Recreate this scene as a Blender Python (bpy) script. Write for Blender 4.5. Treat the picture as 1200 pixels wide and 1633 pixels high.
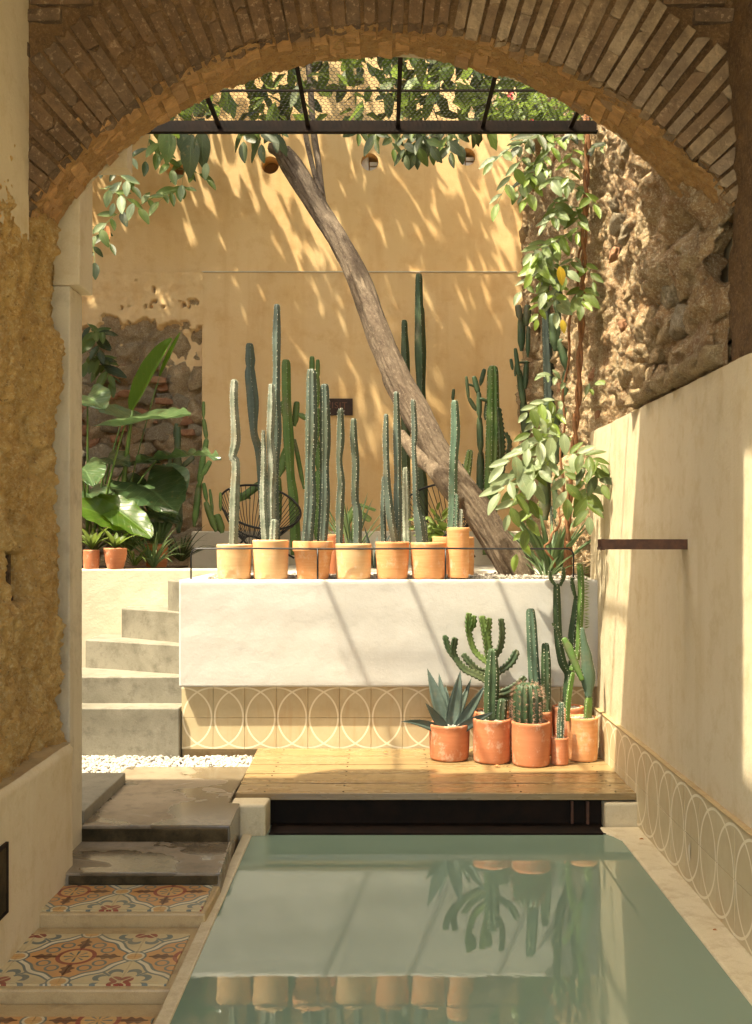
import bpy, math, random
from math import pi, sin, cos, sqrt, radians, atan2, hypot
from mathutils import Vector, Matrix, noise, Euler

rnd = random.Random(7)
scene = bpy.context.scene
for o in list(bpy.data.objects):
    bpy.data.objects.remove(o)

# ------------------------------------------------------------------ camera
FPX = 1645.0            # focal length in pixels of the 1200 px wide photograph
EYE = 1.5               # eye height over the pool water datum
cam_d = bpy.data.cameras.new('camera')
cam = bpy.data.objects.new('camera', cam_d)
scene.collection.objects.link(cam)
cam.location = (0, 0, EYE)
cam.rotation_euler = (radians(90), 0, 0)
cam_d.sensor_fit = 'VERTICAL'
cam_d.sensor_height = 36.0
cam_d.lens = 36.0 * FPX / 1633.0
cam_d.shift_x = -11.0 / 1633.0
cam_d.shift_y = 37.5 / 1633.0
cam_d.clip_end = 500
cam_d.clip_start = 0.05
scene.camera = cam

# ------------------------------------------------------------------ light
SUN_DIR = Vector((0.42, 0.27, -1.0)).normalized()     # direction the light travels
elev = math.asin(-SUN_DIR.z)
azim = atan2(-SUN_DIR.x, -SUN_DIR.y)                  # from +Y clockwise
world = bpy.data.worlds.new('World')
scene.world = world
world.use_nodes = True
wn = world.node_tree
bg = wn.nodes['Background']
sky = wn.nodes.new('ShaderNodeTexSky')
sky.sky_type = 'NISHITA'
sky.sun_disc = False
sky.sun_elevation = elev
sky.sun_rotation = azim
sky.air_density = 0.7
sky.dust_density = 3.5
sky.ozone_density = 0.6
wn.links.new(sky.outputs[0], bg.inputs[0])
bg.inputs[1].default_value = 0.15
sun_d = bpy.data.lights.new('sun', 'SUN')
sun_d.energy = 2.0
sun_d.angle = radians(0.7)
sun_d.color = (1.0, 0.945, 0.87)
sun = bpy.data.objects.new('sun', sun_d)
scene.collection.objects.link(sun)
sun.location = (-5, -3, 12)
sun.rotation_euler = SUN_DIR.to_track_quat('-Z', 'Y').to_euler()
scene.view_settings.view_transform = 'Standard'
scene.view_settings.look = 'None'
scene.view_settings.gamma = 1.0
scene.view_settings.use_curve_mapping = False
scene.view_settings.exposure = 2.72
try:
    scene.view_settings.use_white_balance = True
    scene.view_settings.white_balance_temperature = 7900
    scene.view_settings.white_balance_tint = 3
except Exception:
    pass
scene.render.engine = 'CYCLES'
scene.cycles.max_bounces = 10
scene.cycles.diffuse_bounces = 6

# ------------------------------------------------------------------ node helper
class S:
    """a shader socket with arithmetic"""
    def __init__(s, g, sock): s.g = g; s.k = sock
    def _m(s, op, *a, clamp=False):
        n = s.g.nt.nodes.new('ShaderNodeMath'); n.operation = op; n.use_clamp = clamp
        for i, x in enumerate((s,) + a):
            if isinstance(x, S): s.g.nt.links.new(x.k, n.inputs[i])
            else: n.inputs[i].default_value = x
        return S(s.g, n.outputs[0])
    def __add__(s, o): return s._m('ADD', o)
    __radd__ = __add__
    def __sub__(s, o): return s._m('SUBTRACT', o)
    def __rsub__(s, o): return (s * -1.0) + o
    def __mul__(s, o): return s._m('MULTIPLY', o)
    __rmul__ = __mul__
    def __truediv__(s, o): return s._m('DIVIDE', o)
    def lt(s, o): return s._m('LESS_THAN', o)
    def gt(s, o): return s._m('GREATER_THAN', o)
    def abs(s): return s._m('ABSOLUTE')
    def sin(s): return s._m('SINE')
    def sqrt(s): return s._m('SQRT')
    def pow(s, o): return s._m('POWER', o)
    def min(s, o): return s._m('MINIMUM', o)
    def max(s, o): return s._m('MAXIMUM', o)
    def fract(s): return s._m('FRACT')
    def atan2(s, o): return s._m('ARCTAN2', o)
    def inv(s): return s * -1.0 + 1.0
    def clamp(s): return s._m('ADD', 0.0, clamp=True)

def rgba(c): return (c[0], c[1], c[2], 1.0)

class G:
    def __init__(s, name):
        s.mat = bpy.data.materials.new(name); s.mat.use_nodes = True
        s.nt = s.mat.node_tree; s.b = s.nt.nodes['Principled BSDF']
        s.out = s.nt.nodes['Material Output']
        s.geo = s.nt.nodes.new('ShaderNodeNewGeometry'); s.tc = s.nt.nodes.new('ShaderNodeTexCoord')
        s.oi = s.nt.nodes.new('ShaderNodeObjectInfo')
        s.P = s.geo.outputs['Position']; s.nrm = None
    def vec(s, scale=(1, 1, 1), off=(0, 0, 0), src=None, rot=(0, 0, 0), rand=False):
        n = s.nt.nodes.new('ShaderNodeMapping'); n.inputs['Scale'].default_value = scale
        n.inputs['Location'].default_value = off; n.inputs['Rotation'].default_value = rot
        s.nt.links.new(src or s.P, n.inputs[0])
        return n.outputs[0]
    def noise(s, scale=5, detail=4, rough=0.55, vec=None, dist=0.0):
        n = s.nt.nodes.new('ShaderNodeTexNoise'); n.inputs['Scale'].default_value = scale
        n.inputs['Detail'].default_value = detail; n.inputs['Roughness'].default_value = rough
        n.inputs['Distortion'].default_value = dist
        s.nt.links.new(vec or s.P, n.inputs['Vector']); return S(s, n.outputs[0])
    def voro(s, scale=5, feature='F1', vec=None, out='Distance', rand=1.0):
        n = s.nt.nodes.new('ShaderNodeTexVoronoi'); n.feature = feature
        n.inputs['Scale'].default_value = scale; n.inputs['Randomness'].default_value = rand
        s.nt.links.new(vec or s.P, n.inputs['Vector']); return S(s, n.outputs[out])
    def rand(s): return S(s, s.oi.outputs['Random'])
    def uv(s):
        n = s.nt.nodes.new('ShaderNodeSeparateXYZ'); s.nt.links.new(s.tc.outputs['UV'], n.inputs[0])
        return S(s, n.outputs[0]), S(s, n.outputs[1])
    def xyz(s, src=None):
        n = s.nt.nodes.new('ShaderNodeSeparateXYZ'); s.nt.links.new(src or s.P, n.inputs[0])
        return [S(s, n.outputs[i]) for i in range(3)]
    def range(s, x, a, b, c=0.0, d=1.0):
        n = s.nt.nodes.new('ShaderNodeMapRange'); s.nt.links.new(x.k, n.inputs[0])
        for i, v in enumerate((a, b, c, d)): n.inputs[i + 1].default_value = v
        return S(s, n.outputs[0])
    def ramp(s, x, stops):
        n = s.nt.nodes.new('ShaderNodeValToRGB'); s.nt.links.new(x.k, n.inputs[0])
        e = n.color_ramp.elements
        while len(e) < len(stops): e.new(0.5)
        for i, (p, c) in enumerate(stops): e[i].position = p; e[i].color = rgba(c)
        return S(s, n.outputs[0])
    def mix(s, f, a, b, mode='MIX'):
        n = s.nt.nodes.new('ShaderNodeMix'); n.data_type = 'RGBA'; n.blend_type = mode
        for idx, v in ((0, f), (6, a), (7, b)):
            if isinstance(v, S): s.nt.links.new(v.k, n.inputs[idx])
            elif idx == 0: n.inputs[0].default_value = v
            else: n.inputs[idx].default_value = rgba(v)
        return S(s, n.outputs[2])
    def bump(s, h, strength=0.5, dist=0.01):
        n = s.nt.nodes.new('ShaderNodeBump'); n.inputs['Strength'].default_value = strength
        n.inputs['Distance'].default_value = dist; s.nt.links.new(h.k, n.inputs['Height'])
        if s.nrm: s.nt.links.new(s.nrm, n.inputs['Normal'])
        s.nrm = n.outputs[0]; s.nt.links.new(s.nrm, s.b.inputs['Normal'])
    def set(s, name, v):
        if isinstance(v, S): s.nt.links.new(v.k, s.b.inputs[name])
        elif isinstance(v, tuple): s.b.inputs[name].default_value = rgba(v)
        else: s.b.inputs[name].default_value = v
    def translucent(s, col, fac=0.35):
        t = s.nt.nodes.new('ShaderNodeBsdfTranslucent'); m = s.nt.nodes.new('ShaderNodeMixShader')
        if isinstance(col, S): s.nt.links.new(col.k, t.inputs[0])
        else: t.inputs[0].default_value = rgba(col)
        m.inputs[0].default_value = fac
        s.nt.links.new(s.b.outputs[0], m.inputs[1]); s.nt.links.new(t.outputs[0], m.inputs[2])
        s.nt.links.new(m.outputs[0], s.out.inputs[0])

M = {}
def plaster(name, c1, c2, c3, rough=0.85, big=0.9, bump=0.35, stain=0.5, bscale=60, bdist=0.006):
    g = G(name)
    a = g.noise(big, 5, 0.6, g.vec((1, 1, 0.6)), 0.6)
    b = g.noise(big * 5, 6, 0.7)
    col = g.mix(g.range(a, 0.35, 0.68), c1, c2)
    col = g.mix(g.range(b, 0.5, 0.75, 0, stain), col, c3)
    drip = g.noise(1, 4, 0.6, g.vec((7, 7, 0.7)))
    col = g.mix(g.range(drip, 0.52, 0.75, 0, stain * 0.6), col, c3)
    fine = g.noise(150, 3, 0.6)
    col = g.mix(g.range(fine, 0.35, 0.65, 0, 0.16), col, tuple(x * 0.7 for x in c1))
    g.set('Base Color', col); g.set('Roughness', rough)
    g.bump(g.noise(bscale, 5, 0.65), bump, bdist)
    g.bump(g.noise(6, 3, 0.5), bump, 0.02)
    M[name] = g.mat
plaster('white_plaster', (0.50, 0.485, 0.45), (0.465, 0.45, 0.41), (0.40, 0.36, 0.29), stain=0.25, bump=0.3, bscale=60, bdist=0.004)
plaster('cream_plaster', (0.56, 0.465, 0.305), (0.60, 0.51, 0.355), (0.42, 0.30, 0.145), stain=0.6, big=1.6)
plaster('ochre_plaster', (0.71, 0.46, 0.205), (0.76, 0.53, 0.27), (0.61, 0.34, 0.13), stain=0.85, big=0.8, bump=0.3)
plaster('grey_plaster', (0.50, 0.43, 0.30), (0.58, 0.51, 0.37), (0.28, 0.23, 0.16), stain=0.7, big=2)
plaster('bench_plaster', (0.60, 0.54, 0.41), (0.56, 0.49, 0.36), (0.42, 0.35, 0.24), stain=0.4, big=2)

def concrete(name, c1, c2, c3, wet=0.0, rough=0.6):
    g = G(name)
    a = g.noise(2.2, 6, 0.65, dist=0.8); b = g.noise(11, 6, 0.7)
    col = g.mix(g.range(a, 0.38, 0.64), c1, c2)
    col = g.mix(g.range(b, 0.5, 0.72, 0, 0.8), col, c3)
    sp = g.noise(260, 2, 0.5)
    col = g.mix(g.range(sp, 0.3, 0.7, 0, 0.3), col, tuple(x * 0.5 for x in c1))
    if wet:
        x, y, z = g.xyz()
        w = g.range(g.noise(3.1, 3, 0.5, dist=0.4), 0.46, 0.50)
        col = g.mix(w, col, tuple(x * 0.45 for x in c1), 'MIX') if False else col
        dark = g.mix(w * 0.55, col, tuple(v * 0.35 for v in c1))
        g.set('Base Color', dark)
        g.set('Roughness', g.range(w, 0, 1, 0.6, 0.16))
        g.set('Specular IOR Level', 0.6)
        g.bump(g.noise(70, 4, 0.6), 0.12, 0.003)
    else:
        g.set('Base Color', col); g.set('Roughness', rough)
        g.bump(g.noise(70, 4, 0.6), 0.3, 0.005)
    M[name] = g.mat
concrete('wet_concrete', (0.20, 0.152, 0.095), (0.265, 0.21, 0.14), (0.10, 0.075, 0.045), wet=1)
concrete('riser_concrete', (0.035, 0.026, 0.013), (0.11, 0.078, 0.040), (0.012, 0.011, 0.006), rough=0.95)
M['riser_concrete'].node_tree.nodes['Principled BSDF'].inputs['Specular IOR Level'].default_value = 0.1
concrete('stair_concrete', (0.165, 0.15, 0.112), (0.25, 0.23, 0.178), (0.085, 0.074, 0.052))
concrete('coping_concrete', (0.56, 0.47, 0.30), (0.64, 0.55, 0.37), (0.38, 0.28, 0.16))
concrete('mortar_border', (0.42, 0.30, 0.145), (0.48, 0.355, 0.185), (0.26, 0.165, 0.075), rough=0.45)
concrete('terrace_floor', (0.55, 0.50, 0.40), (0.62, 0.57, 0.46), (0.25, 0.21, 0.16))

def rough_stone(name, c1, c2, c3, c4, sc=3.0, bump=1.0, speck=0):
    g = G(name)
    a = g.noise(sc, 7, 0.7, dist=0.5); b = g.noise(sc * 5, 6, 0.75); c = g.voro(sc * 9)
    col = g.mix(g.range(a, 0.38, 0.62), c1, c2)
    col = g.mix(g.range(b, 0.45, 0.68, 0, 0.8), col, c3)
    col = g.mix(g.range(g.noise(sc * 14, 4, 0.7), 0.56, 0.70, 0, 0.9), col, c4)
    r = g.rand()
    col = g.mix(g.range(r, 0, 1, 0.0, 0.45), col, c1)
    if speck:
        col = g.mix(g.range(g.noise(75, 5, 0.8), 0.50, 0.62, 0, 0.7), col, c4)
        col = g.mix(g.range(g.noise(48, 5, 0.8, g.vec((1, 1, 1), (7, 3, 1))), 0.56, 0.68, 0, 0.75), col, tuple(x * 0.6 for x in c3))
        g.bump(g.noise(28, 8, 0.8, g.vec((1, 1, 0.7))), 1.0, 0.05)
    g.set('Base Color', col); g.set('Roughness', 0.92)
    g.bump(g.noise(45, 8, 0.75), bump, 0.018)
    g.bump(g.noise(160, 4, 0.7), bump * 0.7, 0.006)
    M[name] = g.mat
rough_stone('earth_stone', (0.70, 0.41, 0.125), (0.78, 0.53, 0.20), (0.44, 0.19, 0.05), (0.82, 0.66, 0.36), bump=1.0, speck=1)
rough_stone('rubble_stone', (0.50, 0.36, 0.19), (0.38, 0.23, 0.105), (0.24, 0.13, 0.06), (0.68, 0.56, 0.36), sc=5, speck=1)
rough_stone('lime_rubble', (0.50, 0.36, 0.19), (0.42, 0.22, 0.09), (0.27, 0.12, 0.05), (0.78, 0.68, 0.48), sc=2.2, speck=1)
rough_stone('grey_stone', (0.42, 0.335, 0.21), (0.33, 0.24, 0.14), (0.20, 0.14, 0.08), (0.58, 0.50, 0.36), sc=5, speck=1)
rough_stone('soffit_earth', (0.56, 0.30, 0.105), (0.66, 0.39, 0.15), (0.36, 0.17, 0.06), (0.62, 0.42, 0.22), sc=4, speck=1)
rough_stone('face_mortar', (0.20, 0.105, 0.038), (0.27, 0.15, 0.058), (0.10, 0.05, 0.02), (0.36, 0.22, 0.11), sc=3, speck=1)
rough_stone('red_stone', (0.40, 0.21, 0.11), (0.33, 0.15, 0.07), (0.20, 0.07, 0.035), (0.52, 0.26, 0.14), sc=6)

rough_stone('bed_rubble', (0.58, 0.43, 0.24), (0.48, 0.31, 0.15), (0.32, 0.18, 0.08), (0.74, 0.62, 0.42), sc=4, speck=1)
def brickmat(name, stops):
    g = G(name)
    col = g.ramp(g.rand(), stops)
    n = g.noise(16, 6, 0.7)
    col = g.mix(g.range(n, 0.4, 0.68, 0, 0.75), col, tuple(x * 0.45 for x in stops[0][1]))
    col = g.mix(g.range(g.noise(55, 4, 0.7), 0.56, 0.70, 0, 0.55), col, (0.42, 0.30, 0.19))
    g.set('Base Color', col); g.set('Roughness', 0.85)
    g.bump(g.noise(60, 7, 0.7), 0.8, 0.01)
    M[name] = g.mat
brickmat('dark_brick', [(0.0, (0.10, 0.054, 0.023)), (0.35, (0.135, 0.074, 0.033)), (0.7, (0.16, 0.092, 0.044)), (1.0, (0.12, 0.073, 0.038))])
brickmat('grey_brick', [(0.0, (0.16, 0.095, 0.048)), (0.4, (0.25, 0.17, 0.095)), (0.8, (0.30, 0.22, 0.135)), (1.0, (0.19, 0.13, 0.08))])
brickmat('orange_brick', [(0.0, (0.44, 0.225, 0.08)), (0.4, (0.50, 0.28, 0.11)), (0.85, (0.40, 0.22, 0.09)), (1.0, (0.24, 0.15, 0.08))])

def wood():
    g = G('deck_wood')
    r = g.rand()
    v = g.vec((1.2, 22, 22))
    n = g.noise(3.0, 6, 0.65, v, 0.6)
    w = g.noise(1.3, 4, 0.5, g.vec((0.7, 5, 5)))
    col = g.mix(g.range(n, 0.35, 0.66), (0.20, 0.128, 0.052), (0.29, 0.20, 0.092))
    col = g.mix(g.range(w, 0.45, 0.7, 0, 0.6), col, (0.17, 0.09, 0.035))
    col = g.mix(g.range(r, 0, 1, 0, 0.25), col, (0.25, 0.19, 0.10))
    kn = g.voro(3.1, vec=g.vec((1.4, 4, 4)))
    col = g.mix(g.range(kn, 0.035, 0.07, 0.8, 0.0), col, (0.12, 0.055, 0.02))
    g.set('Base Color', col)
    g.set('Roughness', g.range(g.noise(4, 4, 0.6, g.vec((0.6, 2, 2))), 0.35, 0.65, 0.16, 0.42))
    g.set('Specular IOR Level', 0.55)
    g.bump(n, 0.18, 0.004)
    M['deck_wood'] = g.mat
wood()

def terracotta(name, c1, c2, c3, c4, stainy=0.4):
    g = G(name)
    v = g.vec((3, 3, 34))
    a = g.noise(2.0, 5, 0.6, v); b = g.noise(5, 6, 0.7); r = g.rand()
    col = g.mix(g.range(a, 0.36, 0.66), c1, c2)
    col = g.mix(g.range(b, 0.5, 0.74, 0, stainy), col, c3)
    col = g.mix(g.range(g.noise(9, 5, 0.7), 0.58, 0.70, 0, stainy), col, c4)
    col = g.mix(r * 0.35, col, c1)
    col = g.mix(g.range(g.noise(13, 6, 0.75, g.vec((1, 1, 0.8), (4, 1, 2))), 0.54, 0.66, 0, 0.45), col, (0.70, 0.58, 0.44))
    col = g.mix(g.range(g.noise(7, 6, 0.8, g.vec((1.5, 1.5, 0.7), (9, 1, 2))), 0.58, 0.70, 0, 0.65 * stainy), col, (0.20, 0.15, 0.08))
    g.set('Base Color', col); g.set('Roughness', 0.82)
    g.bump(a, 0.25, 0.004); g.bump(g.noise(90, 4, 0.6), 0.2, 0.003)
    M[name] = g.mat
terracotta('terracotta', (0.60, 0.26, 0.10), (0.68, 0.34, 0.15), (0.50, 0.20, 0.07), (0.62, 0.42, 0.22), 0.45)
terracotta('pale_terracotta', (0.62, 0.36, 0.17), (0.66, 0.42, 0.21), (0.48, 0.38, 0.22), (0.42, 0.36, 0.20), 0.7)
terracotta('red_terracotta', (0.46, 0.155, 0.065), (0.52, 0.19, 0.085), (0.36, 0.12, 0.05), (0.55, 0.30, 0.18), 0.55)

def simple(name, c, rough=0.6, metal=0.0, spec=0.5, bump=0.0, c2=None, sc=20):
    g = G(name)
    if c2: g.set('Base Color', g.mix(g.range(g.noise(sc, 5, 0.65), 0.38, 0.66), c, c2))
    else: g.set('Base Color', c)
    g.set('Roughness', rough); g.set('Metallic', metal); g.set('Specular IOR Level', spec)
    if bump: g.bump(g.noise(80, 4, 0.6), bump, 0.004)
    M[name] = g.mat
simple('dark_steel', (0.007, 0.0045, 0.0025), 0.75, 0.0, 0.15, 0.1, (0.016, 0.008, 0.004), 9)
simple('rust_steel', (0.06, 0.026, 0.015), 0.6, 0.2, 0.4, 0.3, (0.11, 0.045, 0.022), 30)
simple('black_rod', (0.016, 0.015, 0.015), 0.4, 0.4)
simple('wire', (0.018, 0.017, 0.015), 0.6, 0.0)
simple('cord', (0.015, 0.014, 0.013), 0.4)
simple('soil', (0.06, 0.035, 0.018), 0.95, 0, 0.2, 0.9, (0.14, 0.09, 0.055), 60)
simple('pebble', (0.34, 0.31, 0.26), 0.8, 0, 0.3, 0.2, (0.50, 0.475, 0.43), 40)
simple('dark_pebble', (0.20, 0.18, 0.15), 0.8, 0, 0.3, 0.2, (0.46, 0.42, 0.36), 25)
simple('spine_pale', (0.66, 0.64, 0.52), 0.7)
simple('spine_red', (0.30, 0.15, 0.10), 0.7, c2=(0.50, 0.34, 0.24), sc=50)
simple('sign_plate', (0.035, 0.018, 0.010), 0.6, 0.2, 0.4, 0.2, (0.055, 0.026, 0.014), 20)
simple('letter_paint', (0.15, 0.055, 0.03), 0.7)
simple('dead_leaf', (0.26, 0.09, 0.03), 0.8, c2=(0.40, 0.18, 0.05), sc=60)
simple('dry_leaf', (0.62, 0.36, 0.05), 0.7, c2=(0.45, 0.20, 0.03), sc=40)
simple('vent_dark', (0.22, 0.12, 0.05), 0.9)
simple('white_paint', (0.78, 0.77, 0.72), 0.6)
simple('vine_stem', (0.27, 0.12, 0.055), 0.9, 0, 0.2, 0.8, (0.16, 0.085, 0.045), 30)
simple('green_stem', (0.10, 0.16, 0.04), 0.6, c2=(0.16, 0.20, 0.06))
simple('petiole', (0.13, 0.22, 0.045), 0.45, c2=(0.07, 0.14, 0.03))
simple('red_petal', (0.55, 0.03, 0.05), 0.7)

def bark():
    g = G('bark')
    rv_ = g.vec(rot=(0, radians(29), 0))
    a = g.noise(4.5, 7, 0.7, g.vec((1, 1, 0.4), src=rv_)); b = g.noise(15, 7, 0.8, g.vec((2.0, 2.0, 0.28), src=rv_), 0.4)
    col = g.mix(g.range(a, 0.36, 0.62), (0.14, 0.095, 0.06), (0.23, 0.17, 0.11))
    col = g.mix(g.range(b, 0.46, 0.62, 0, 0.9), col, (0.07, 0.042, 0.024))
    col = g.mix(g.range(g.noise(60, 4, 0.7), 0.55, 0.7, 0, 0.5), col, (0.46, 0.36, 0.24))
    g.set('Base Color', col); g.set('Roughness', 0.9); g.bump(b, 1.0, 0.03); g.bump(g.noise(90, 5, 0.7), 0.8, 0.008)
    M['bark'] = g.mat
bark()

def cactus_mat(name, c1, c2, c3, rough=0.5, sc=9):
    g = G(name)
    a = g.noise(sc, 5, 0.6); z = g.noise(2.4, 3, 0.5)
    col = g.mix(g.range(a, 0.36, 0.66), c1, c2)
    col = g.mix(g.range(z, 0.46, 0.62, 0, 0.7), col, c3)
    x, y, zz = g.xyz()
    cork = g.noise(6, 5, 0.7, g.vec((1, 1, 0.6), (3, 3, 3)))
    col = g.mix(g.range(cork, 0.54, 0.66, 0, 0.65), col, (0.17, 0.145, 0.09))
    bands = g.noise(70, 2, 0.5, g.vec((0.1, 0.1, 1)))
    col = g.mix(g.range(bands, 0.4, 0.6, 0, 0.18), col, tuple(v * 0.6 for v in c1))
    g.set('Base Color', col); g.set('Roughness', rough); g.set('Specular IOR Level', 0.4)
    g.bump(g.noise(60, 4, 0.6), 0.25, 0.004)
    M[name] = g.mat
cactus_mat('cactus_blue', (0.072, 0.100, 0.078), (0.108, 0.142, 0.115), (0.075, 0.090, 0.050))
cactus_mat('cactus_grey', (0.125, 0.155, 0.11), (0.33, 0.35, 0.28), (0.17, 0.175, 0.12), 0.7, 14)
cactus_mat('cactus_green', (0.075, 0.145, 0.035), (0.11, 0.19, 0.05), (0.13, 0.17, 0.05))
cactus_mat('cactus_dark', (0.035, 0.065, 0.030), (0.055, 0.095, 0.040), (0.075, 0.085, 0.035))
cactus_mat('cactus_teal', (0.070, 0.125, 0.080), (0.095, 0.155, 0.105), (0.060, 0.095, 0.05))
cactus_mat('cactus_bright', (0.10, 0.22, 0.045), (0.14, 0.28, 0.06), (0.08, 0.17, 0.05))
cactus_mat('agave_blue', (0.085, 0.125, 0.105), (0.12, 0.165, 0.14), (0.065, 0.09, 0.06), 0.45)

def leafmat(name, c1, c2, tr=0.35, rough=0.38, veins=False):
    g = G(name)
    u, v = g.uv()
    col = g.mix(g.range(g.noise(7, 3, 0.5), 0.36, 0.64), c1, c2)
    col = g.mix(g.range(g.rand(), 0, 1, 0.0, 0.5), col, tuple(x * 0.6 for x in c1))
    col = g.mix(g.range(g.noise(38, 3, 0.6), 0.60, 0.70, 0, 0.5), col, (0.22, 0.15, 0.05))
    mid = g.range((u - 0.5).abs(), 0.0, 0.035, 0.6, 0.0)
    lat = g.range((v * 9.0 + (u - 0.5).abs() * -5.0).fract().__sub__(0.5).abs(), 0.0, 0.09, 0.3, 0.0)
    f = mid.max(lat)
    light = tuple(min(1, x * 1.7 + 0.02) for x in c2)
    col = g.mix(f, col, light)
    g.set('Base Color', col); g.set('Roughness', rough); g.set('Specular IOR Level', 0.35)
    g.bump(f, 0.5 if veins else 0.25, -0.006)
    g.translucent(tuple(min(1, x * 2.0) for x in c2), tr)
    M[name] = g.mat
leafmat('leaf_green', (0.062, 0.098, 0.016), (0.110, 0.155, 0.030), 0.3, 0.5)
leafmat('leaf_pale', (0.15, 0.20, 0.095), (0.22, 0.27, 0.14), 0.25, 0.45)
leafmat('leaf_dark', (0.028, 0.042, 0.010), (0.055, 0.072, 0.018), 0.15, 0.5)
leafmat('leaf_yellow', (0.42, 0.26, 0.02), (0.48, 0.36, 0.05), 0.3)
leafmat('leaf_lime', (0.14, 0.22, 0.035), (0.20, 0.28, 0.06), 0.35)
leafmat('leaf_big', (0.038, 0.075, 0.028), (0.062, 0.105, 0.040), 0.12, 0.30, True)
leafmat('leaf_banana', (0.055, 0.115, 0.012), (0.085, 0.16, 0.018), 0.45, 0.35, True)
leafmat('leaf_sword', (0.075, 0.130, 0.050), (0.12, 0.175, 0.075), 0.2, 0.45)

def water_mat():
    g = G('pool_water')
    n = g.noise(2.2, 2, 0.5)
    g.set('Base Color', g.mix(n, (0.15, 0.215, 0.155), (0.178, 0.242, 0.178)))
    g.set('Roughness', 0.015); g.set('IOR', 1.50); g.set('Specular IOR Level', 0.72)
    g.bump(g.noise(5, 2, 0.5, g.vec((1, 1, 1))), 0.06, 0.004)
    g.bump(g.noise(40, 3, 0.5), 0.05, 0.0010)
    M['pool_water'] = g.mat
water_mat()

def band_tile_mat():
    g = G('circle_tile')
    u, v = g.uv()
    a = ((u * u + v * v).sqrt() - 0.955).abs().lt(0.026)
    u1 = u - 1.0
    b = ((u1 * u1 + v * v).sqrt() - 0.955).abs().lt(0.026)
    line = a.max(b)
    n = g.noise(6, 6, 0.7); r = g.rand()
    base = g.mix(g.range(n, 0.38, 0.66), (0.46, 0.37, 0.22), (0.54, 0.45, 0.28))
    base = g.mix(r * 0.4, base, (0.42, 0.32, 0.18))
    base = g.mix(g.range(g.noise(3, 5, 0.6, g.vec((9, 9, 1))), 0.52, 0.72, 0, 0.5), base, (0.42, 0.27, 0.13))
    cr = g.voro(14, 'DISTANCE_TO_EDGE', g.vec((1, 1, 1)))
    col = g.mix(line * 0.9, base, (0.74, 0.66, 0.48))
    g.set('Base Color', col); g.set('Roughness', 0.55)
    g.bump(g.noise(60, 3, 0.5), 0.12, 0.003)
    M['circle_tile'] = g.mat
band_tile_mat()

def floor_tile_mat():
    g = G('pattern_tile')
    u, v = g.uv()
    r = (u * u + v * v).sqrt(); th = v.atan2(u)
    grey = (0.115, 0.145, 0.13); cream = (0.50, 0.40, 0.22); orange = (0.50, 0.25, 0.085)
    red = (0.24, 0.045, 0.025); brown = (0.115, 0.042, 0.018)
    c4 = (th * 4.0 + pi / 2).sin()                       # cos(4 theta)
    c8 = (th * 8.0 + pi / 2).sin()
    edge = c4 * 0.07 + c8 * 0.045 + 0.77
    d = edge - r                                          # > 0 inside the orange field
    col = g.mix(0.0, cream, cream)
    # grey leaves and red flower round the far corner
    a = u.inv(); b = v.inv(); rc = (a * a + b * b).sqrt(); tc = b.atan2(a)
    s4 = (tc * 4.0).sin().abs(); s2 = (tc * 2.0).sin()
    leaf = (rc - (s4 * 0.12 + 0.34)).abs().lt(0.055) * s4.gt(0.35)
    stem = (a - b).abs().lt(0.035) * rc.gt(0.30) * rc.lt(0.62)
    col = g.mix(leaf.max(stem), col, grey)
    pet = rc.lt(s2 * 0.10 + 0.14) * rc.gt(0.05) * ((a - b).abs().gt(0.018))
    col = g.mix(pet, col, red)
    # bands
    col = g.mix(d.gt(-0.17) * d.lt(-0.125), col, grey)
    col = g.mix(d.gt(-0.125) * d.lt(-0.05), col, (0.60, 0.53, 0.36))
    col = g.mix(d.gt(-0.05), col, grey)
    col = g.mix(d.gt(0.0), col, orange)
    for (cx, cy) in ((0.47, 0.27), (0.27, 0.47)):
        du = u - cx; dv = v - cy
        ring = ((du * du + dv * dv).sqrt() - 0.105).abs().lt(0.022)
        col = g.mix(ring, col, grey)
    m = u.min(v)
    arm = m.lt(((r - 0.30) * 6.6).sin() * 0.105 * ((r * 42.0).sin() * 0.3 + 0.9)) * r.gt(0.31) * r.lt(0.76)
    col = g.mix(arm, col, brown)
    col = g.mix(r.lt(0.34), col, red)
    col = g.mix(r.lt(0.265), col, (0.52, 0.30, 0.11))
    spoke = (th * 4.0).sin().abs().lt(0.42) * r.gt(0.05) * r.lt(0.21)
    col = g.mix(spoke, col, grey)
    for (cx, cy) in ((1.0, 0.0), (0.0, 1.0)):
        du = u - cx; dv = v - cy
        q = (du * du + dv * dv).sqrt()
        col = g.mix(q.lt(0.20), col, grey)
        col = g.mix(q.lt(0.165), col, (0.58, 0.50, 0.33))
        col = g.mix(q.lt(0.125), col, (0.52, 0.30, 0.11))
    wear = g.noise(14, 6, 0.7)
    col = g.mix(g.range(wear, 0.45, 0.75, 0, 0.45), col, (0.30, 0.22, 0.12))
    g.set('Base Color', col); g.set('Roughness', 0.42)
    M['pattern_tile'] = g.mat
floor_tile_mat()

# ------------------------------------------------------------------ mesh helper
COL = scene.collection
WL = {}                                      # world location of every parent

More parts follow.
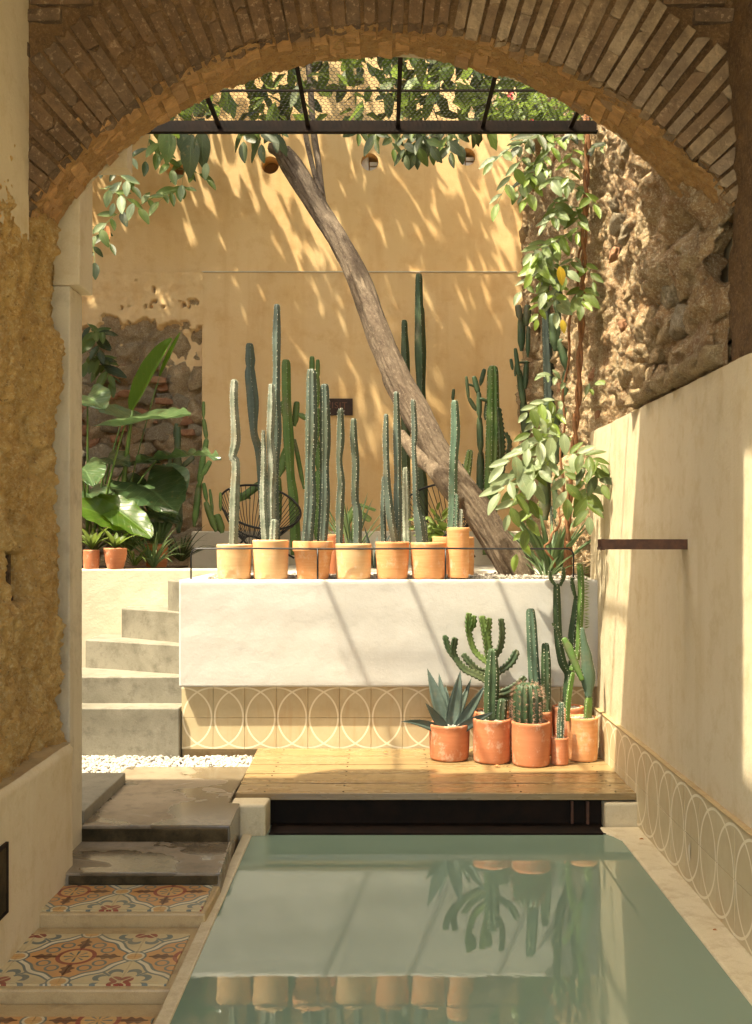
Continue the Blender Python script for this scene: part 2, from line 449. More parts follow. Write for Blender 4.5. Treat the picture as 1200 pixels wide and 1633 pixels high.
class MB:
    def __init__(s): s.v = []; s.f = []; s.uv = []; s.m = []
    def add(s, vs, fs, uvs=None, mi=0):
        o = len(s.v); s.v += [tuple(p) for p in vs]
        for i, f in enumerate(fs):
            s.f.append(tuple(o + k for k in f)); s.m.append(mi)
            s.uv.append(uvs[i] if uvs else [(0, 0)] * len(f))
    def box(s, x0, x1, y0, y1, z0, z1, mi=0):
        vs = [(x0, y0, z0), (x1, y0, z0), (x1, y1, z0), (x0, y1, z0), (x0, y0, z1), (x1, y0, z1), (x1, y1, z1), (x0, y1, z1)]
        s.add(vs, [(0, 3, 2, 1), (4, 5, 6, 7), (0, 1, 5, 4), (1, 2, 6, 5), (2, 3, 7, 6), (3, 0, 4, 7)], mi=mi)
    def prism(s, poly, z0, z1, mi=0):
        n = len(poly)
        vs = [(x, y, z0) for x, y in poly] + [(x, y, z1) for x, y in poly]
        fs = [tuple(range(n - 1, -1, -1)), tuple(range(n, 2 * n))]
        for i in range(n): j = (i + 1) % n; fs.append((i, j, n + j, n + i))
        s.add(vs, fs, mi=mi)
    def tube(s, pts, rads, n=8, cap=True, mi=0, shape=None):
        pts = [Vector(p) for p in pts]
        if not isinstance(rads, (list, tuple)): rads = [rads] * len(pts)
        up = Vector((0, 0, 1)); prev = None; rings = []
        for i, p in enumerate(pts):
            a = pts[max(i - 1, 0)]; b = pts[min(i + 1, len(pts) - 1)]
            t = (b - a)
            if t.length < 1e-9: t = Vector((0, 0, 1))
            t.normalize()
            if prev is None:
                ref = Vector((1, 0, 0)) if abs(t.x) < 0.9 else Vector((0, 1, 0))
                nx = (ref - t * ref.dot(t)).normalized()
            else:
                nx = (prev - t * prev.dot(t))
                nx = nx.normalized() if nx.length > 1e-6 else Vector((1, 0, 0))
            prev = nx; ny = t.cross(nx)
            ring = []
            for k in range(n):
                a_ = 2 * pi * k / n
                rr = rads[i] * (shape(a_, i / (len(pts) - 1)) if shape else 1.0)
                ring.append(p + nx * (cos(a_) * rr) + ny * (sin(a_) * rr))
            rings.append(ring)
        vs = [q for r in rings for q in r]; fs = []; uvs = []
        L = len(rings)
        for i in range(L - 1):
            for k in range(n):
                j = (k + 1) % n
                fs.append((i * n + k, i * n + j, (i + 1) * n + j, (i + 1) * n + k))
                uvs.append([(k / n, i / L), ((k + 1) / n, i / L), ((k + 1) / n, (i + 1) / L), (k / n, (i + 1) / L)])
        if cap:
            fs.append(tuple(range(n - 1, -1, -1))); uvs.append([(0, 0)] * n)
            fs.append(tuple((L - 1) * n + k for k in range(n))); uvs.append([(0, 0)] * n)
        s.add(vs, fs, uvs, mi)
    def lathe(s, prof, c, n=28, mi=0, wob=0.0):
        cx, cy, cz = c; vs = []; fs = []
        for (r, z) in prof:
            for k in range(n):
                a = 2 * pi * k / n
                rr = r * (1 + wob * sin(2 * a + z * 9))
                vs.append((cx + rr * cos(a), cy + rr * sin(a), cz + z))
        for i in range(len(prof) - 1):
            for k in range(n):
                j = (k + 1) % n
                fs.append((i * n + k, i * n + j, (i + 1) * n + j, (i + 1) * n + k))
        s.add(vs, fs, mi=mi)
    def mesh(s, name, mats, smooth=False, off=(0, 0, 0), angle=None):
        me = bpy.data.meshes.new(name)
        ox, oy, oz = off
        me.from_pydata([(x - ox, y - oy, z - oz) for x, y, z in s.v], [], s.f)
        ul = me.uv_layers.new(name='UVMap')
        flat = [c for f in s.uv for p in f for c in p]
        ul.data.foreach_set('uv', flat)
        if not isinstance(mats, (list, tuple)): mats = [mats]
        for m in mats: me.materials.append(M[m] if isinstance(m, str) else m)
        if len(mats) > 1: me.polygons.foreach_set('material_index', s.m)
        if smooth: me.polygons.foreach_set('use_smooth', [True] * len(me.polygons))
        me.update()
        return me
    def build(s, name, mats, parent=None, smooth=False, bevel=0.0, loc=None, seg=2):
        wl = WL[parent] if parent else Vector(loc or (0, 0, 0))
        me = s.mesh(name, mats, smooth, wl)
        o = bpy.data.objects.new(name, me); COL.objects.link(o)
        if parent: o.parent = parent
        else: o.location = wl
        WL[o] = wl
        if bevel:
            b = o.modifiers.new('bevel', 'BEVEL'); b.width = bevel; b.segments = seg; b.limit_method = 'ANGLE'
        return o

def tag(o, label=None, cat=None, group=None, kind=None):
    if label: o['label'] = label
    if cat: o['category'] = cat
    if group: o['group'] = group
    if kind: o['kind'] = kind
    return o

def thing(name, loc, label, cat, group=None):
    o = bpy.data.objects.new(name, None); COL.objects.link(o)
    o.location = loc; o.empty_display_size = 0.1; WL[o] = Vector(loc)
    return tag(o, label, cat, group)

def piece(name, me, parent, loc, rot=None, scale=None):
    """an object that shares mesh data; loc in world space"""
    o = bpy.data.objects.new(name, me); COL.objects.link(o); o.parent = parent
    o.location = Vector(loc) - WL[parent]
    if rot is not None:
        o.rotation_mode = 'QUATERNION'
        o.rotation_quaternion = rot if not isinstance(rot, Euler) else rot.to_quaternion()
    if scale is not None: o.scale = scale
    WL[o] = Vector(loc)
    return o

def P(px, py, Y):
    """the point at depth Y that the photograph shows at pixel (px, py)"""
    return Vector(((px - 611) * Y / FPX, Y, EYE + (854 - py) * Y / FPX))

def fr(p, h=0.9, l=2.1, o=5): return noise.fractal(Vector(p), h, l, o)

# ================================================================== SETTING
WZ = 0.03        # water level
# ground sheet under everything
b = MB(); b.add([(-60, -60, -1.2), (60, -60, -1.2), (60, 60, -1.2), (-60, 60, -1.2)], [(0, 1, 2, 3)])
tag(b.build('ground', 'terrace_floor'), kind='structure')
# pool basin and water
b = MB()
nx_, ny_ = 30, 80
vs = [(-0.655 + 1.865 * i / nx_, -1.0 + 6.24 * j / ny_, WZ) for j in range(ny_ + 1) for i in range(nx_ + 1)]
fs = [(j * (nx_ + 1) + i, j * (nx_ + 1) + i + 1, (j + 1) * (nx_ + 1) + i + 1, (j + 1) * (nx_ + 1) + i) for j in range(ny_) for i in range(nx_)]
b.add(vs, fs)
tag(b.build('water', 'pool_water', smooth=True), kind='structure')
b = MB(); b.box(-0.9, 1.4, -1.2, 5.3, -1.1, -0.9)
tag(b.build('pool_floor', 'coping_concrete'), kind='structure')

# gravel bed + courtyard ground on the left
b = MB(); b.prism([(-4.5, 4.66), (-1.36, 4.66), (-1.36, 5.5), (-1.36, 5.86), (-0.70, 5.86), (-0.70, 6.6), (-4.5, 6.6)], -1.0, 0.13)
tag(b.build('courtyard_ground', 'soil'), kind='structure')

def ico_verts(sub=1):
    import bmesh
    bm = bmesh.new(); bmesh.ops.create_icosphere(bm, subdivisions=sub, radius=1.0)
    v = [q.co.copy() for q in bm.verts]; f = [tuple(q.index for q in p.verts) for p in bm.faces]; bm.free()
    return v, f
ICO1 = ico_verts(1); ICO2 = ico_verts(2); ICO3 = ico_verts(3)

def pebbles(mb, pts, r0, r1):
    for (x, y, z) in pts:
        r = rnd.uniform(r0, r1); rot = Euler((rnd.uniform(-1, 1), rnd.uniform(-1, 1), rnd.uniform(0, 6))).to_matrix()
        sc = Vector((rnd.uniform(0.8, 1.3), rnd.uniform(0.7, 1.1), rnd.uniform(0.5, 0.8))) * r
        mb.add([rot @ Vector((q.x * sc.x, q.y * sc.y, q.z * sc.z)) + Vector((x, y, z)) for q in ICO1[0]], ICO1[1])

b = MB()
pts = []
for i in range(5200):
    x = rnd.uniform(-2.35, -0.76); y = rnd.uniform(5.5, 6.29)
    if x > -1.405 and y < 5.86: continue
    pts.append((x, y, 0.135 + rnd.uniform(0, 0.022)))
pebbles(b, pts, 0.009, 0.018)
tag(b.build('gravel', 'pebble'), 'white pebbles between the lowest stair step, the wet slab and the wooden deck', 'gravel', kind='stuff')

# ------------------------------------------------------------------ entrance steps beside the pool
st = thing('entrance_steps', (-1.0, 4.2, 0), 'wet concrete and patterned tile steps going down beside the pool', 'steps')
b = MB(); b.prism([(-1.45, 4.66), (-0.69, 4.66), (-0.70, 5.05), (-0.757, 5.06), (-0.757, 5.85), (-1.45, 5.85)], -1.0, 0.19)
o = b.build('landing', 'wet_concrete', st, bevel=0.006)
b = MB(); b.prism([(-1.42, 4.22), (-0.664, 4.22), (-0.686, 4.657), (-1.42, 4.657)], -1.0, 0.12)
o = b.build('concrete_step', 'wet_concrete', st, bevel=0.006)
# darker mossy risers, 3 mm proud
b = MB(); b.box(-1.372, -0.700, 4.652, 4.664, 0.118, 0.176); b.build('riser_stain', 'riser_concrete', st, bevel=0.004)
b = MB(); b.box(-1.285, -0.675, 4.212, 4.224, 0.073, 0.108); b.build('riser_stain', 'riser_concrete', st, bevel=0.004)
b = MB(); b.prism([(-1.42, 3.905), (-0.672, 3.905), (-0.664, 4.217), (-1.42, 4.217)], -1.0, 0.069)
b.build('tiled_step', 'mortar_border', st, bevel=0.008)
b = MB(); b.prism([(-1.42, 3.365), (-0.672, 3.365), (-0.672, 3.90), (-1.42, 3.90)], -1.0, 0.019)
b.build('tiled_step', 'mortar_border', st, bevel=0.008)
b = MB(); b.prism([(-1.42, 1.5), (-0.672, 1.5), (-0.672, 3.36), (-1.42, 3.36)], -1.0, -0.024)
b.build('tiled_step', 'mortar_border', st, bevel=0.008)

def floor_tile(x0, x1, y0, y1, z, fu, fv):
    """fu/fv give u/v at the two ends; geometry: thin slab 6 mm proud"""
    b = MB(); g = 0.0009
    X0, X1, Y0, Y1 = x0 + g, x1 - g, y0 + g, y1 - g
    vs = [(X0, Y0, z - 0.01), (X1, Y0, z - 0.01), (X1, Y1, z - 0.01), (X0, Y1, z - 0.01), (X0, Y0, z + 0.006), (X1, Y0, z + 0.006), (X1, Y1, z + 0.006), (X0, Y1, z + 0.006)]
    uvt = [(fu[0], fv[0]), (fu[1], fv[0]), (fu[1], fv[1]), (fu[0], fv[1])]
    side = [[uvt[0], uvt[1], uvt[1], uvt[0]], [uvt[1], uvt[2], uvt[2], uvt[1]], [uvt[2], uvt[3], uvt[3], uvt[2]], [uvt[3], uvt[0], uvt[0], uvt[3]]]
    b.add(vs, [(4, 5, 6, 7), (0, 1, 5, 4), (1, 2, 6, 5), (2, 3, 7, 6), (3, 0, 4, 7)], [uvt] + side)
    b.build('tile', 'pattern_tile', st)
def tri(x):                                    # 0 at medallions, 1 between them
    x = x % 2.0
    return x if x <= 1 else 2 - x
def tile_field(x_lo, x_hi, y_lo, y_hi, z, mx, my, t):
    import math as m
    i0 = m.floor((x_lo - mx) / t + 1e-6); i1 = m.ceil((x_hi - mx) / t - 1e-6)
    j0 = m.floor((y_lo - my) / t + 1e-6); j1 = m.ceil((y_hi - my) / t - 1e-6)
    for i in range(i0, i1):
        for j in range(j0, j1):
            a0 = max(x_lo, mx + i * t); a1 = min(x_hi, mx + (i + 1) * t); c0 = max(y_lo, my + j * t); c1 = min(y_hi, my + (j + 1) * t)
            if a1 - a0 < 0.01 or c1 - c0 < 0.01: continue
            U = lambda X: abs((X - mx) / t - (i if i % 2 == 0 else i + 1)) if True else 0
            V = lambda Y: abs((Y - my) / t - (j if j % 2 == 0 else j + 1))
            floor_tile(a0, a1, c0, c1, z, (U(a0 + 1e-6), U(a1 - 1e-6)), (V(c0 + 1e-6), V(c1 - 1e-6)))
tile_field(-1.40, -0.69, 3.925, 4.205, 0.069, -0.852, 4.13, 0.192)
tile_field(-1.40, -0.712, 3.39, 3.83, 0.019, -1.075, 3.615, 0.205)
tile_field(-1.40, -0.72, 2.4, 3.255, -0.024, -0.89, 3.23, 0.205)
b = MB(); b.box(-0.688, -0.641, 1.0, 5.06, -1.0, 0.037)
b.build('pool_edge', 'coping_concrete', st, bevel=0.005)
# raised slab left of the landing
b = MB(); b.prism([(-3.0, 4.70), (-1.362, 4.70), (-1.362, 5.46), (-3.0, 5.46)], -0.9, 0.246)
tag(b.build('side_slab', 'stair_concrete', bevel=0.006, loc=(-2, 5, 0)), 'raised rusty brown slab left of the wet landing', 'slab')

# blocks at the pool head, coping on the right
b = MB(); b.prism([(-0.695, 5.045), (-0.575, 5.05), (-0.565, 5.195), (-0.75, 5.195), (-0.75, 5.062)], -1.0, 0.182)
tag(b.build('pool_corner_block', 'coping_concrete', bevel=0.012, loc=(-0.65, 5.13, 0)), 'pale concrete block at the back left corner of the pool', 'block')
b = MB(); b.box(1.115, 1.298, 5.185, 5.30, -1.0, 0.155)
tag(b.build('pool_corner_block', 'coping_concrete', bevel=0.012, loc=(1.2, 5.2, 0)), 'pale concrete block under the right end of the deck', 'block')
b = MB(); b.prism([(1.155, 0.3), (1.30, 0.3), (1.30, 5.18), (1.085, 5.18), (1.085, 5.09), (1.12, 5.04), (1.15, 4.96)], -1.0, 0.039)
tag(b.build('pool_coping', 'coping_concrete', bevel=0.012, loc=(1.2, 3.5, 0)), 'pale concrete ledge between the pool and the tiled right wall', 'coping')
# steel channel under the deck
pn = thing('steel_channel', (0.25, 5.24, 0), 'dark rusty steel channel under the wooden deck at the head of the pool', 'steel channel')
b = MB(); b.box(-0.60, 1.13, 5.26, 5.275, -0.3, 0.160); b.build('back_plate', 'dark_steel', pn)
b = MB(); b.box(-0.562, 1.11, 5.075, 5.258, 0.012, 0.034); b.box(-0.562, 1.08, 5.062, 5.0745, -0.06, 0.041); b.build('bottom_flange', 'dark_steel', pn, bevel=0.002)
b = MB(); b.box(0.955, 0.967, 5.235, 5.247, 0.036, 0.15); b.build('steel_strip', 'rust_steel', pn)
b = MB(); b.box(1.03, 1.045, 5.225, 5.24, 0.036, 0.15); b.build('steel_strip', 'rust_steel', pn)
# deck
dk = thing('wooden_deck', (0.27, 5.7, 0.17), 'yellow brown plank deck carrying the terracotta pots above the pool', 'deck')
ys = [5.195, 5.418, 5.641, 5.864, 6.087, 6.312]
for i in range(5):
    b = MB(); xl = -0.742 - 0.005 * i + rnd.uniform(-0.002, 0.002)
    y0, y1 = ys[i] + 0.006, ys[i + 1] - 0.008
    n = 24; vs = []; 
    for k in range(n + 1):
        x = xl + (1.278 - xl) * k / n; dz = 0.0022 * noise.noise(Vector((x * 2.1, i * 7.3, 0)))
        for (yy, zz) in ((y0, 0.166), (y1, 0.166), (y1, 0.2 + dz), (y0, 0.2 + dz * 0.5)): vs.append((x, yy, zz))
    fs = [(3, 2, 1, 0), tuple(n * 4 + q for q in range(4))]
    for k in range(n):
        for q in range(4): r = (q + 1) % 4; fs.append((k * 4 + q, k * 4 + r, k * 4 + 4 + r, k * 4 + 4 + q))
    b.add(vs, fs); b.build('plank', 'deck_wood', dk, bevel=0.002)
for x in (-0.6, 0.25, 1.18):
    b = MB(); b.box(x - 0.03, x + 0.03, 5.28, 6.30, 0.10, 0.1655); b.build('joist', 'deck_wood', dk)
b = MB()
for x in (-0.6, -0.2, 0.25, 0.7, 1.18):
    for y in ys[:-1]:
        for dy in (0.04, 0.165): b.lathe([(0.0001, 0.0022), (0.005, 0.0018), (0.0055, -0.002)], (x, y + dy, 0.2), 6)
tag(b.build('nail', 'dark_steel', dk), kind='stuff')

# ------------------------------------------------------------------ terrace block with tiled foot
tw = thing('terrace_wall', (0.03, 6.25, 0.13), 'bright white plaster terrace wall with a band of circle patterned tiles', 'wall')
def bumpy_panel(x0, x1, z0, z1, y, nx, nz, amp, name, m, parent, thick=0.05):
    b = MB(); vs = []
    for j in range(nz + 1):
        for i in range(nx + 1):
            x = x0 + (x1 - x0) * i / nx; z = z0 + (z1 - z0) * j / nz
            e = min(1, min(i, nx - i, j, nz - j) / 2.0)
            d = amp * (noise.noise(Vector((x * 0.9, z * 5.5, 3.1))) * 1.3 + 0.12 * noise.noise(Vector((x * 8, z * 11, 8))))
            topr = 0.006 * max(0, 1 - (nz - j) / 1.5)
            vs.append((x, y + d * e + topr, z + (0.0035 * fr((x * 11, 0.3, 5)) if j == nz else 0)))
    W = nx + 1
    fs = [(j * W + i, j * W + i + 1, (j + 1) * W + i + 1, (j + 1) * W + i) for j in range(nz) for i in range(nx)]
    o = len(vs)
    top = [(vs[nz * W + i][0], y + thick, vs[nz * W + i][2]) for i in range(W)]
    vs += top
    fs += [(nz * W + i, nz * W + i + 1, o + i + 1, o + i) for i in range(nx)]
    o2 = len(vs); vs += [(vs[i][0], y + thick, z0) for i in range(W)]
    fs += [(i + 1, i, o2 + i, o2 + i + 1) for i in range(nx)]
    o3 = len(vs); vs += [(x0, y + thick, vs[j * W][2]) for j in range(nz + 1)]
    fs += [(j * W, (j + 1) * W, o3 + j + 1, o3 + j) for j in range(nz)]
    b.add(vs, fs); return b.build(name, m, parent, smooth=False)
o = bumpy_panel(-1.235, 1.315, 0.583, 1.232, 6.25, 190, 60, 0.0035, 'plaster_face', 'white_plaster', tw)
for p in o.data.polygons: p.use_smooth = True
b = MB(); b.box(-1.231, 1.31, 6.362, 6.42, -0.5, 0.60); b.box(-1.231, 1.31, 6.302, 6.42, 0.60, 1.229); b.build('wall_core', 'white_plaster', tw)
b = MB(); b.box(-1.231, 1.31, 6.331, 6.36, 0.0, 0.585); b.build('tile_backing', 'mortar_border', tw)

def tile_mesh(w, h, t, flip):
    """upright tile in the XZ plane, front towards -Y, lower left corner at the origin"""
    b = MB(); c = 0.0015
    vs = [(0, t, 0), (w, t, 0), (w, t, h), (0, t, h), (0, c, 0), (w, c, 0), (w, c, h), (0, c, h), (c, 0, c), (w - c, 0, c), (w - c, 0, h - c), (c, 0, h - c)]
    def q(x, z): return (x / w, (z / h) if not flip else 1 - z / h)
    fs = [(8, 9, 10, 11), (4, 5, 9, 8), (5, 6, 10, 9), (6, 7, 11, 10), (7, 4, 8, 11), (0, 1, 5, 4), (1, 2, 6, 5), (2, 3, 7, 6), (3, 0, 4, 7)]
    b.add(vs, fs, [[q(vs[k][0], vs[k][2]) for k in f] for f in fs])
    return b.mesh('circle_tile', 'circle_tile')
t = 0.1935
up = tile_mesh(t - 0.0016, t - 0.0016, 0.012, False); lo = tile_mesh(t - 0.0016, t - 0.0016, 0.012, True)
for i in range(13):
    for j in (0, 1):
        piece('tile', up if j else lo, tw, (-1.2325 + i * t, 6.317 + rnd.uniform(0, 0.0015), 0.191 + j * t))

b = MB(); b.box(-1.235, 1.33, 6.42, 9.75, 0.9, 1.228)
b.box(-4.4, -1.235, 7.42, 9.75, 0.9, 1.20)
tag(b.build('terrace_floor', 'terrace_floor'), kind='structure')
b = MB(); pts = []
for i in range(2600):
    x = rnd.uniform(-1.1, 1.28); y = 6.44 + abs(rnd.gauss(0, 0.22))
    pts.append((x, y, 1.232 + rnd.uniform(0, 0.012)))
pebbles(b, pts, 0.006, 0.014)
tag(b.build('grit', 'dark_pebble'), 'grey and white grit scattered round the pots on the terrace', 'gravel', kind='stuff')

# ------------------------------------------------------------------ winding stair
ws = thing('winding_stair', (-1.6, 6.6, 0.13), 'grey concrete stair winding up left of the white terrace wall', 'stair')
pv = (-1.238, 6.47)
def stp(poly, z):
    b = MB(); b.prism(poly, -0.2, z); b.build('step', 'stair_concrete', ws, bevel=0.008)
stp([(-2.3, 6.275), (-1.238, 6.275), (-1.238, 6.47), (-2.3, 6.47)], 0.45)
stp([(-2.3, 6.455), (-1.238, 6.475), (-1.238, 6.62), (-2.3, 7.05)], 0.614)
stp([(-2.0, 6.93), (-1.238, 6.56), (-1.238, 6.8), (-1.7, 7.31), (-2.0, 7.31)], 0.80)
stp([(-1.80, 7.10), (-1.238, 6.66), (-1.238, 6.9), (-1.45, 7.31), (-1.80, 7.31)], 1.00)
stp([(-1.445, 6.93), (-1.30, 6.70), (-1.238, 6.64), (-1.238, 7.31), (-1.445, 7.31)], 1.20)
b = MB(); b.prism([(-4.4, 7.32), (-1.40, 7.32), (-1.10, 7.36), (-1.10, 7.46), (-4.4, 7.44)], -0.2, 1.262)
tag(b.build('planter_wall', 'bench_plaster', bevel=0.012, loc=(-2, 7.38, 0)), 'low cream planter wall behind the winding stair', 'low wall')
b = MB(); b.box(-4.4, -1.85, 7.45, 9.8, 0.6, 1.215)
tag(b.build('planting_bed', 'soil'), kind='structure')
b = MB(); b.box(-1.775, 1.30, 9.55, 9.95, 1.1, 1.54)
tag(b.build('bench_wall', 'bench_plaster', bevel=0.012, loc=(0, 9.7, 1.2)), 'long low cream bench wall at the foot of the ochre wall', 'bench')

# ------------------------------------------------------------------ back ochre wall
YB = 10.0
bw = thing('ochre_wall', (-1.2, YB, 1.2), 'tall ochre plastered wall closing the courtyard behind the cacti', 'wall')
def wallsheet(mb, x0, x1, z0, z1, y, hole=None, nx=None):
    pass
vents = []
for px, py, r in ((431, 262, 0.085), (280, 270, 0.09), (590, 257, 0.085), (745, 249, 0.085)):
    q = P(px, py, YB); vents.append((q.x, q.z, r))
def panel_with_holes(x0, x1, z0, z1, y, depth, holes, name, m, parent):
    import bmesh
    bm = bmesh.new()
    cv = bpy.data.curves.new(name, 'CURVE'); cv.dimensions = '2D'; cv.fill_mode = 'BOTH'; cv.extrude = depth / 2
    def spl(pts):
        s = cv.splines.new('POLY'); s.points.add(len(pts) - 1); s.use_cyclic_u = True
        for i, (a, c) in enumerate(pts): s.points[i].co = (a, c, 0, 1)
    spl([(x0, z0), (x1, z0), (x1, z1), (x0, z1)])
    for (hx, hz, r) in holes:
        if x0 < hx < x1 and z0 < hz < z1: spl([(hx + r * cos(2 * pi * k / 28), hz + r * sin(2 * pi * k / 28)) for k in range(28)])
    ob = bpy.data.objects.new('tmp', cv); COL.objects.link(ob)
    dg = bpy.context.evaluated_depsgraph_get(); me = bpy.data.meshes.new_from_object(ob.evaluated_get(dg))
    bpy.data.objects.remove(ob)
    b = MB(); b.add([(v.co.x, y + depth / 2 - v.co.z, v.co.y) for v in me.vertices], [tuple(p.vertices) for p in me.polygons])
    bpy.data.meshes.remove(me)
    return b.build(name, m, parent)
panel_with_holes(-4.5, 1.36, 4.055, 6.5, YB + 0.02, 0.25, vents, 'upper_plaster', 'ochre_plaster', bw)
b = MB(); b.box(-1.755, 1.36, YB, YB + 0.25, 1.1, 4.052); b.build('lower_plaster', 'ochre_plaster', bw, bevel=0.006)
b = MB(); b.box(-4.5, 1.36, YB + 0.28, YB + 0.5, 1.0, 6.5); b.build('wall_core', 'ochre_plaster', bw)
for i, (hx, hz, r) in enumerate(vents):
    b = MB(); b.lathe([(r - 0.001, 0), (r - 0.012, 0)], (0, 0, 0), 28)
    b.v = [(hx + x, YB + 0.10 + (0.0 if k < 28 else 0.0), hz + y) for k, (x, y, z) in enumerate(b.v)]
    if i in (2, 3):
        b2 = MB(); b2.box(hx - r * 0.95, hx - r * 0.15, YB + 0.12, YB + 0.14, hz - r * 0.95, hz + r * 0.95)
        b2.box(hx, hx + r * 0.9, YB + 0.12, YB + 0.14, hz - r * 0.95, hz - r * 0.2)
        b2.box(hx, hx + r * 0.9, YB + 0.12, YB + 0.14, hz - r * 0.0, hz + r * 0.4)
        b2.build('vent_cover', 'white_paint', bw)
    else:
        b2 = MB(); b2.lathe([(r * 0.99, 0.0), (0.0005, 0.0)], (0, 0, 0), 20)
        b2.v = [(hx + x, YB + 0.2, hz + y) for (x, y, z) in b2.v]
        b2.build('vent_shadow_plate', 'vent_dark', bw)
# pale ledge line
b = MB(); b.box(-1.755, 1.3, YB - 0.006, YB + 0.03, 4.053, 4.062); b.build('ledge', 'bench_plaster', bw)

# ------------------------------------------------------------------ rough sheets + stones
STONES = []
def stone_mesh(k, matname, V=ICO3):
    b = MB(); o = Vector((k * 13.7, k * 3.1, 5))
    vs = []
    for q in V[0]:
        c = Vector((max(-0.78, min(0.78, q.x)), max(-0.78, min(0.78, q.y)), max(-0.75, min(0.75, q.z))))
        d = 1 + 0.34 * noise.noise(q * 1.5 + o) + 0.18 * noise.noise(q * 3.6 + o) + 0.12 * noise.noise(q * 8 + o)
        vs.append(c * d)
    b.add(vs, V[1])
    return b.mesh('stone', matname, smooth=True)
stone_sets = {m: [stone_mesh(k + 10 * i, m) for k in range(5)] for i, m in enumerate(('rubble_stone', 'grey_stone', 'red_stone', 'lime_rubble'))}

def lumps(p, s):
    d, _ = noise.voronoi(Vector(p) * s, distance_metric='DISTANCE', exponent=2.5)
    return min(1.0, (d[1] - d[0]) * 2.2)

def sheet(fn, nu, nv, name, m, parent):
    """fn(u, v) -> point"""
    b = MB(); vs = [fn(i / nu, j / nv) for j in range(nv + 1) for i in range(nu + 1)]
    W = nu + 1
    b.add(vs, [(j * W + i, j * W + i + 1, (j + 1) * W + i + 1, (j + 1) * W + i) for j in range(nv) for i in range(nu)])
    return b.build(name, m, parent, smooth=True)

# back-left rubble wall
rb = thing('rubble_wall', (-2.6, YB, 1.2), 'exposed rubble stone wall behind the big leaved plants, left of the ochre plaster', 'wall')
def f_bl(u, v):
    x = -4.45 + (2.71) * u; z = 1.15 + 2.90 * v
    d = 0.10 * lumps((x, 0.3, z), 4.2) + 0.05 * fr((x * 2, 1, z * 2)) + 0.02 * fr((x * 12, 1, z * 12))
    top = max(0, min(1, (z - 3.35 - 0.25 * fr((x * 2.6, 7, z)) ) * 7))
    d = d * (1 - top) + 0.055 * top
    return (x, YB + 0.10 - d, z)
sheet(f_bl, 190, 190, 'rubble_face', 'bed_rubble', rb)
def f_bp(u, v):
    x = -4.45 + 2.71 * u; z = 3.1 + 0.955 * v
    k = max(0, min(1, (z - 3.50 - 0.20 * fr((x * 3.1, 7, z * 3)) ) * 14))
    k2 = 1 if fr((x * 6.5, 2, z * 6.5)) < 0.22 + 1.3 * (z - 3.5) else 0
    d = -0.02 + (0.105 if k2 else 0.03) * k + 0.006 * fr((x * 10, 1, z * 10))
    return (x, YB + 0.085 - d * 1.1, z)
sheet(f_bp, 200, 80, 'old_plaster', 'ochre_plaster', rb)
used = []
def scatter(parent, n, area, rr, place, sets, flat=0.6, tries=30, gap=0.85):
    (a0, a1), (c0, c1) = area; loc = []
    for i in range(n):
        for t_ in range(tries):
            a = rnd.uniform(a0, a1); c = rnd.uniform(c0, c1); r = rnd.uniform(*rr) if rnd.random() < 0.7 else rnd.uniform(rr[0], (rr[0] + rr[1]) / 2)
            if all(hypot(a - q[0], c - q[1]) > (r + q[2]) * gap for q in loc):
                loc.append((a, c, r)); break
        else: continue
        pos, rot = place(a, c, r)
        mset = stone_sets[rnd.choice(sets)]
        piece('stone', rnd.choice(mset), parent, pos, rot, (r * rnd.uniform(1.0, 1.5), r * flat, r * rnd.uniform(0.7, 1.05)))
scatter(rb, 75, ((-3.0, -1.82), (1.35, 3.1)), (0.05, 0.17),
        lambda a, c, r: ((a, YB + 0.055, c), Euler((0, rnd.uniform(-0.5, 0.5), 0)).to_quaternion()), ['rubble_stone', 'grey_stone', 'grey_stone', 'red_stone'])
# little terracotta course bricks in it
bk = MB(); bk.box(-0.5, 0.5, -0.5, 0.5, -0.5, 0.5)
def brick_mesh(k, m, L=0.23, W=0.115, H=0.05):
    b = MB(); n = 3; o = k * 5.7
    V = []; F = []
    import bmesh
    bm = bmesh.new(); bmesh.ops.create_cube(bm, size=1.0)
    bmesh.ops.subdivide_edges(bm, edges=bm.edges[:], cuts=1, use_grid_fill=True)
    bmesh.ops.bevel(bm, geom=[e for e in bm.edges if len(e.link_faces) == 2 and e.calc_face_angle() > 0.5], offset=0.035, segments=1, affect='EDGES')
    for v in bm.verts:
        q = v.co
        d = 0.13 * noise.noise(Vector((q.x * 3.5 + o, q.y * 3 + o, q.z * 3)))
        V.append((q.x * L * (1 + d * 0.5), q.y * W * (1 + d), q.z * H * (1 + 1.6 * d)))
        
    F = [tuple(v.index for v in f.verts) for f in bm.faces]; bm.free()
    b.add(V, F); return b.mesh('brick', m, smooth=False)
for (px, py, w) in ((250, 606, 0.20), (205, 628, 0.22), (262, 640, 0.16), (178, 632, 0.12), (196, 684, 0.08), (245, 586, 0.10), (300, 690, 0.14), (185, 700, 0.1)):
    q = P(px, py, YB - 0.02)
    piece('brick', stone_sets['red_stone'][int(w * 100) % 5], rb, q, Euler((0, rnd.uniform(-.1, .1), 0)).to_quaternion(), (w * 0.6, 0.035, 0.04))

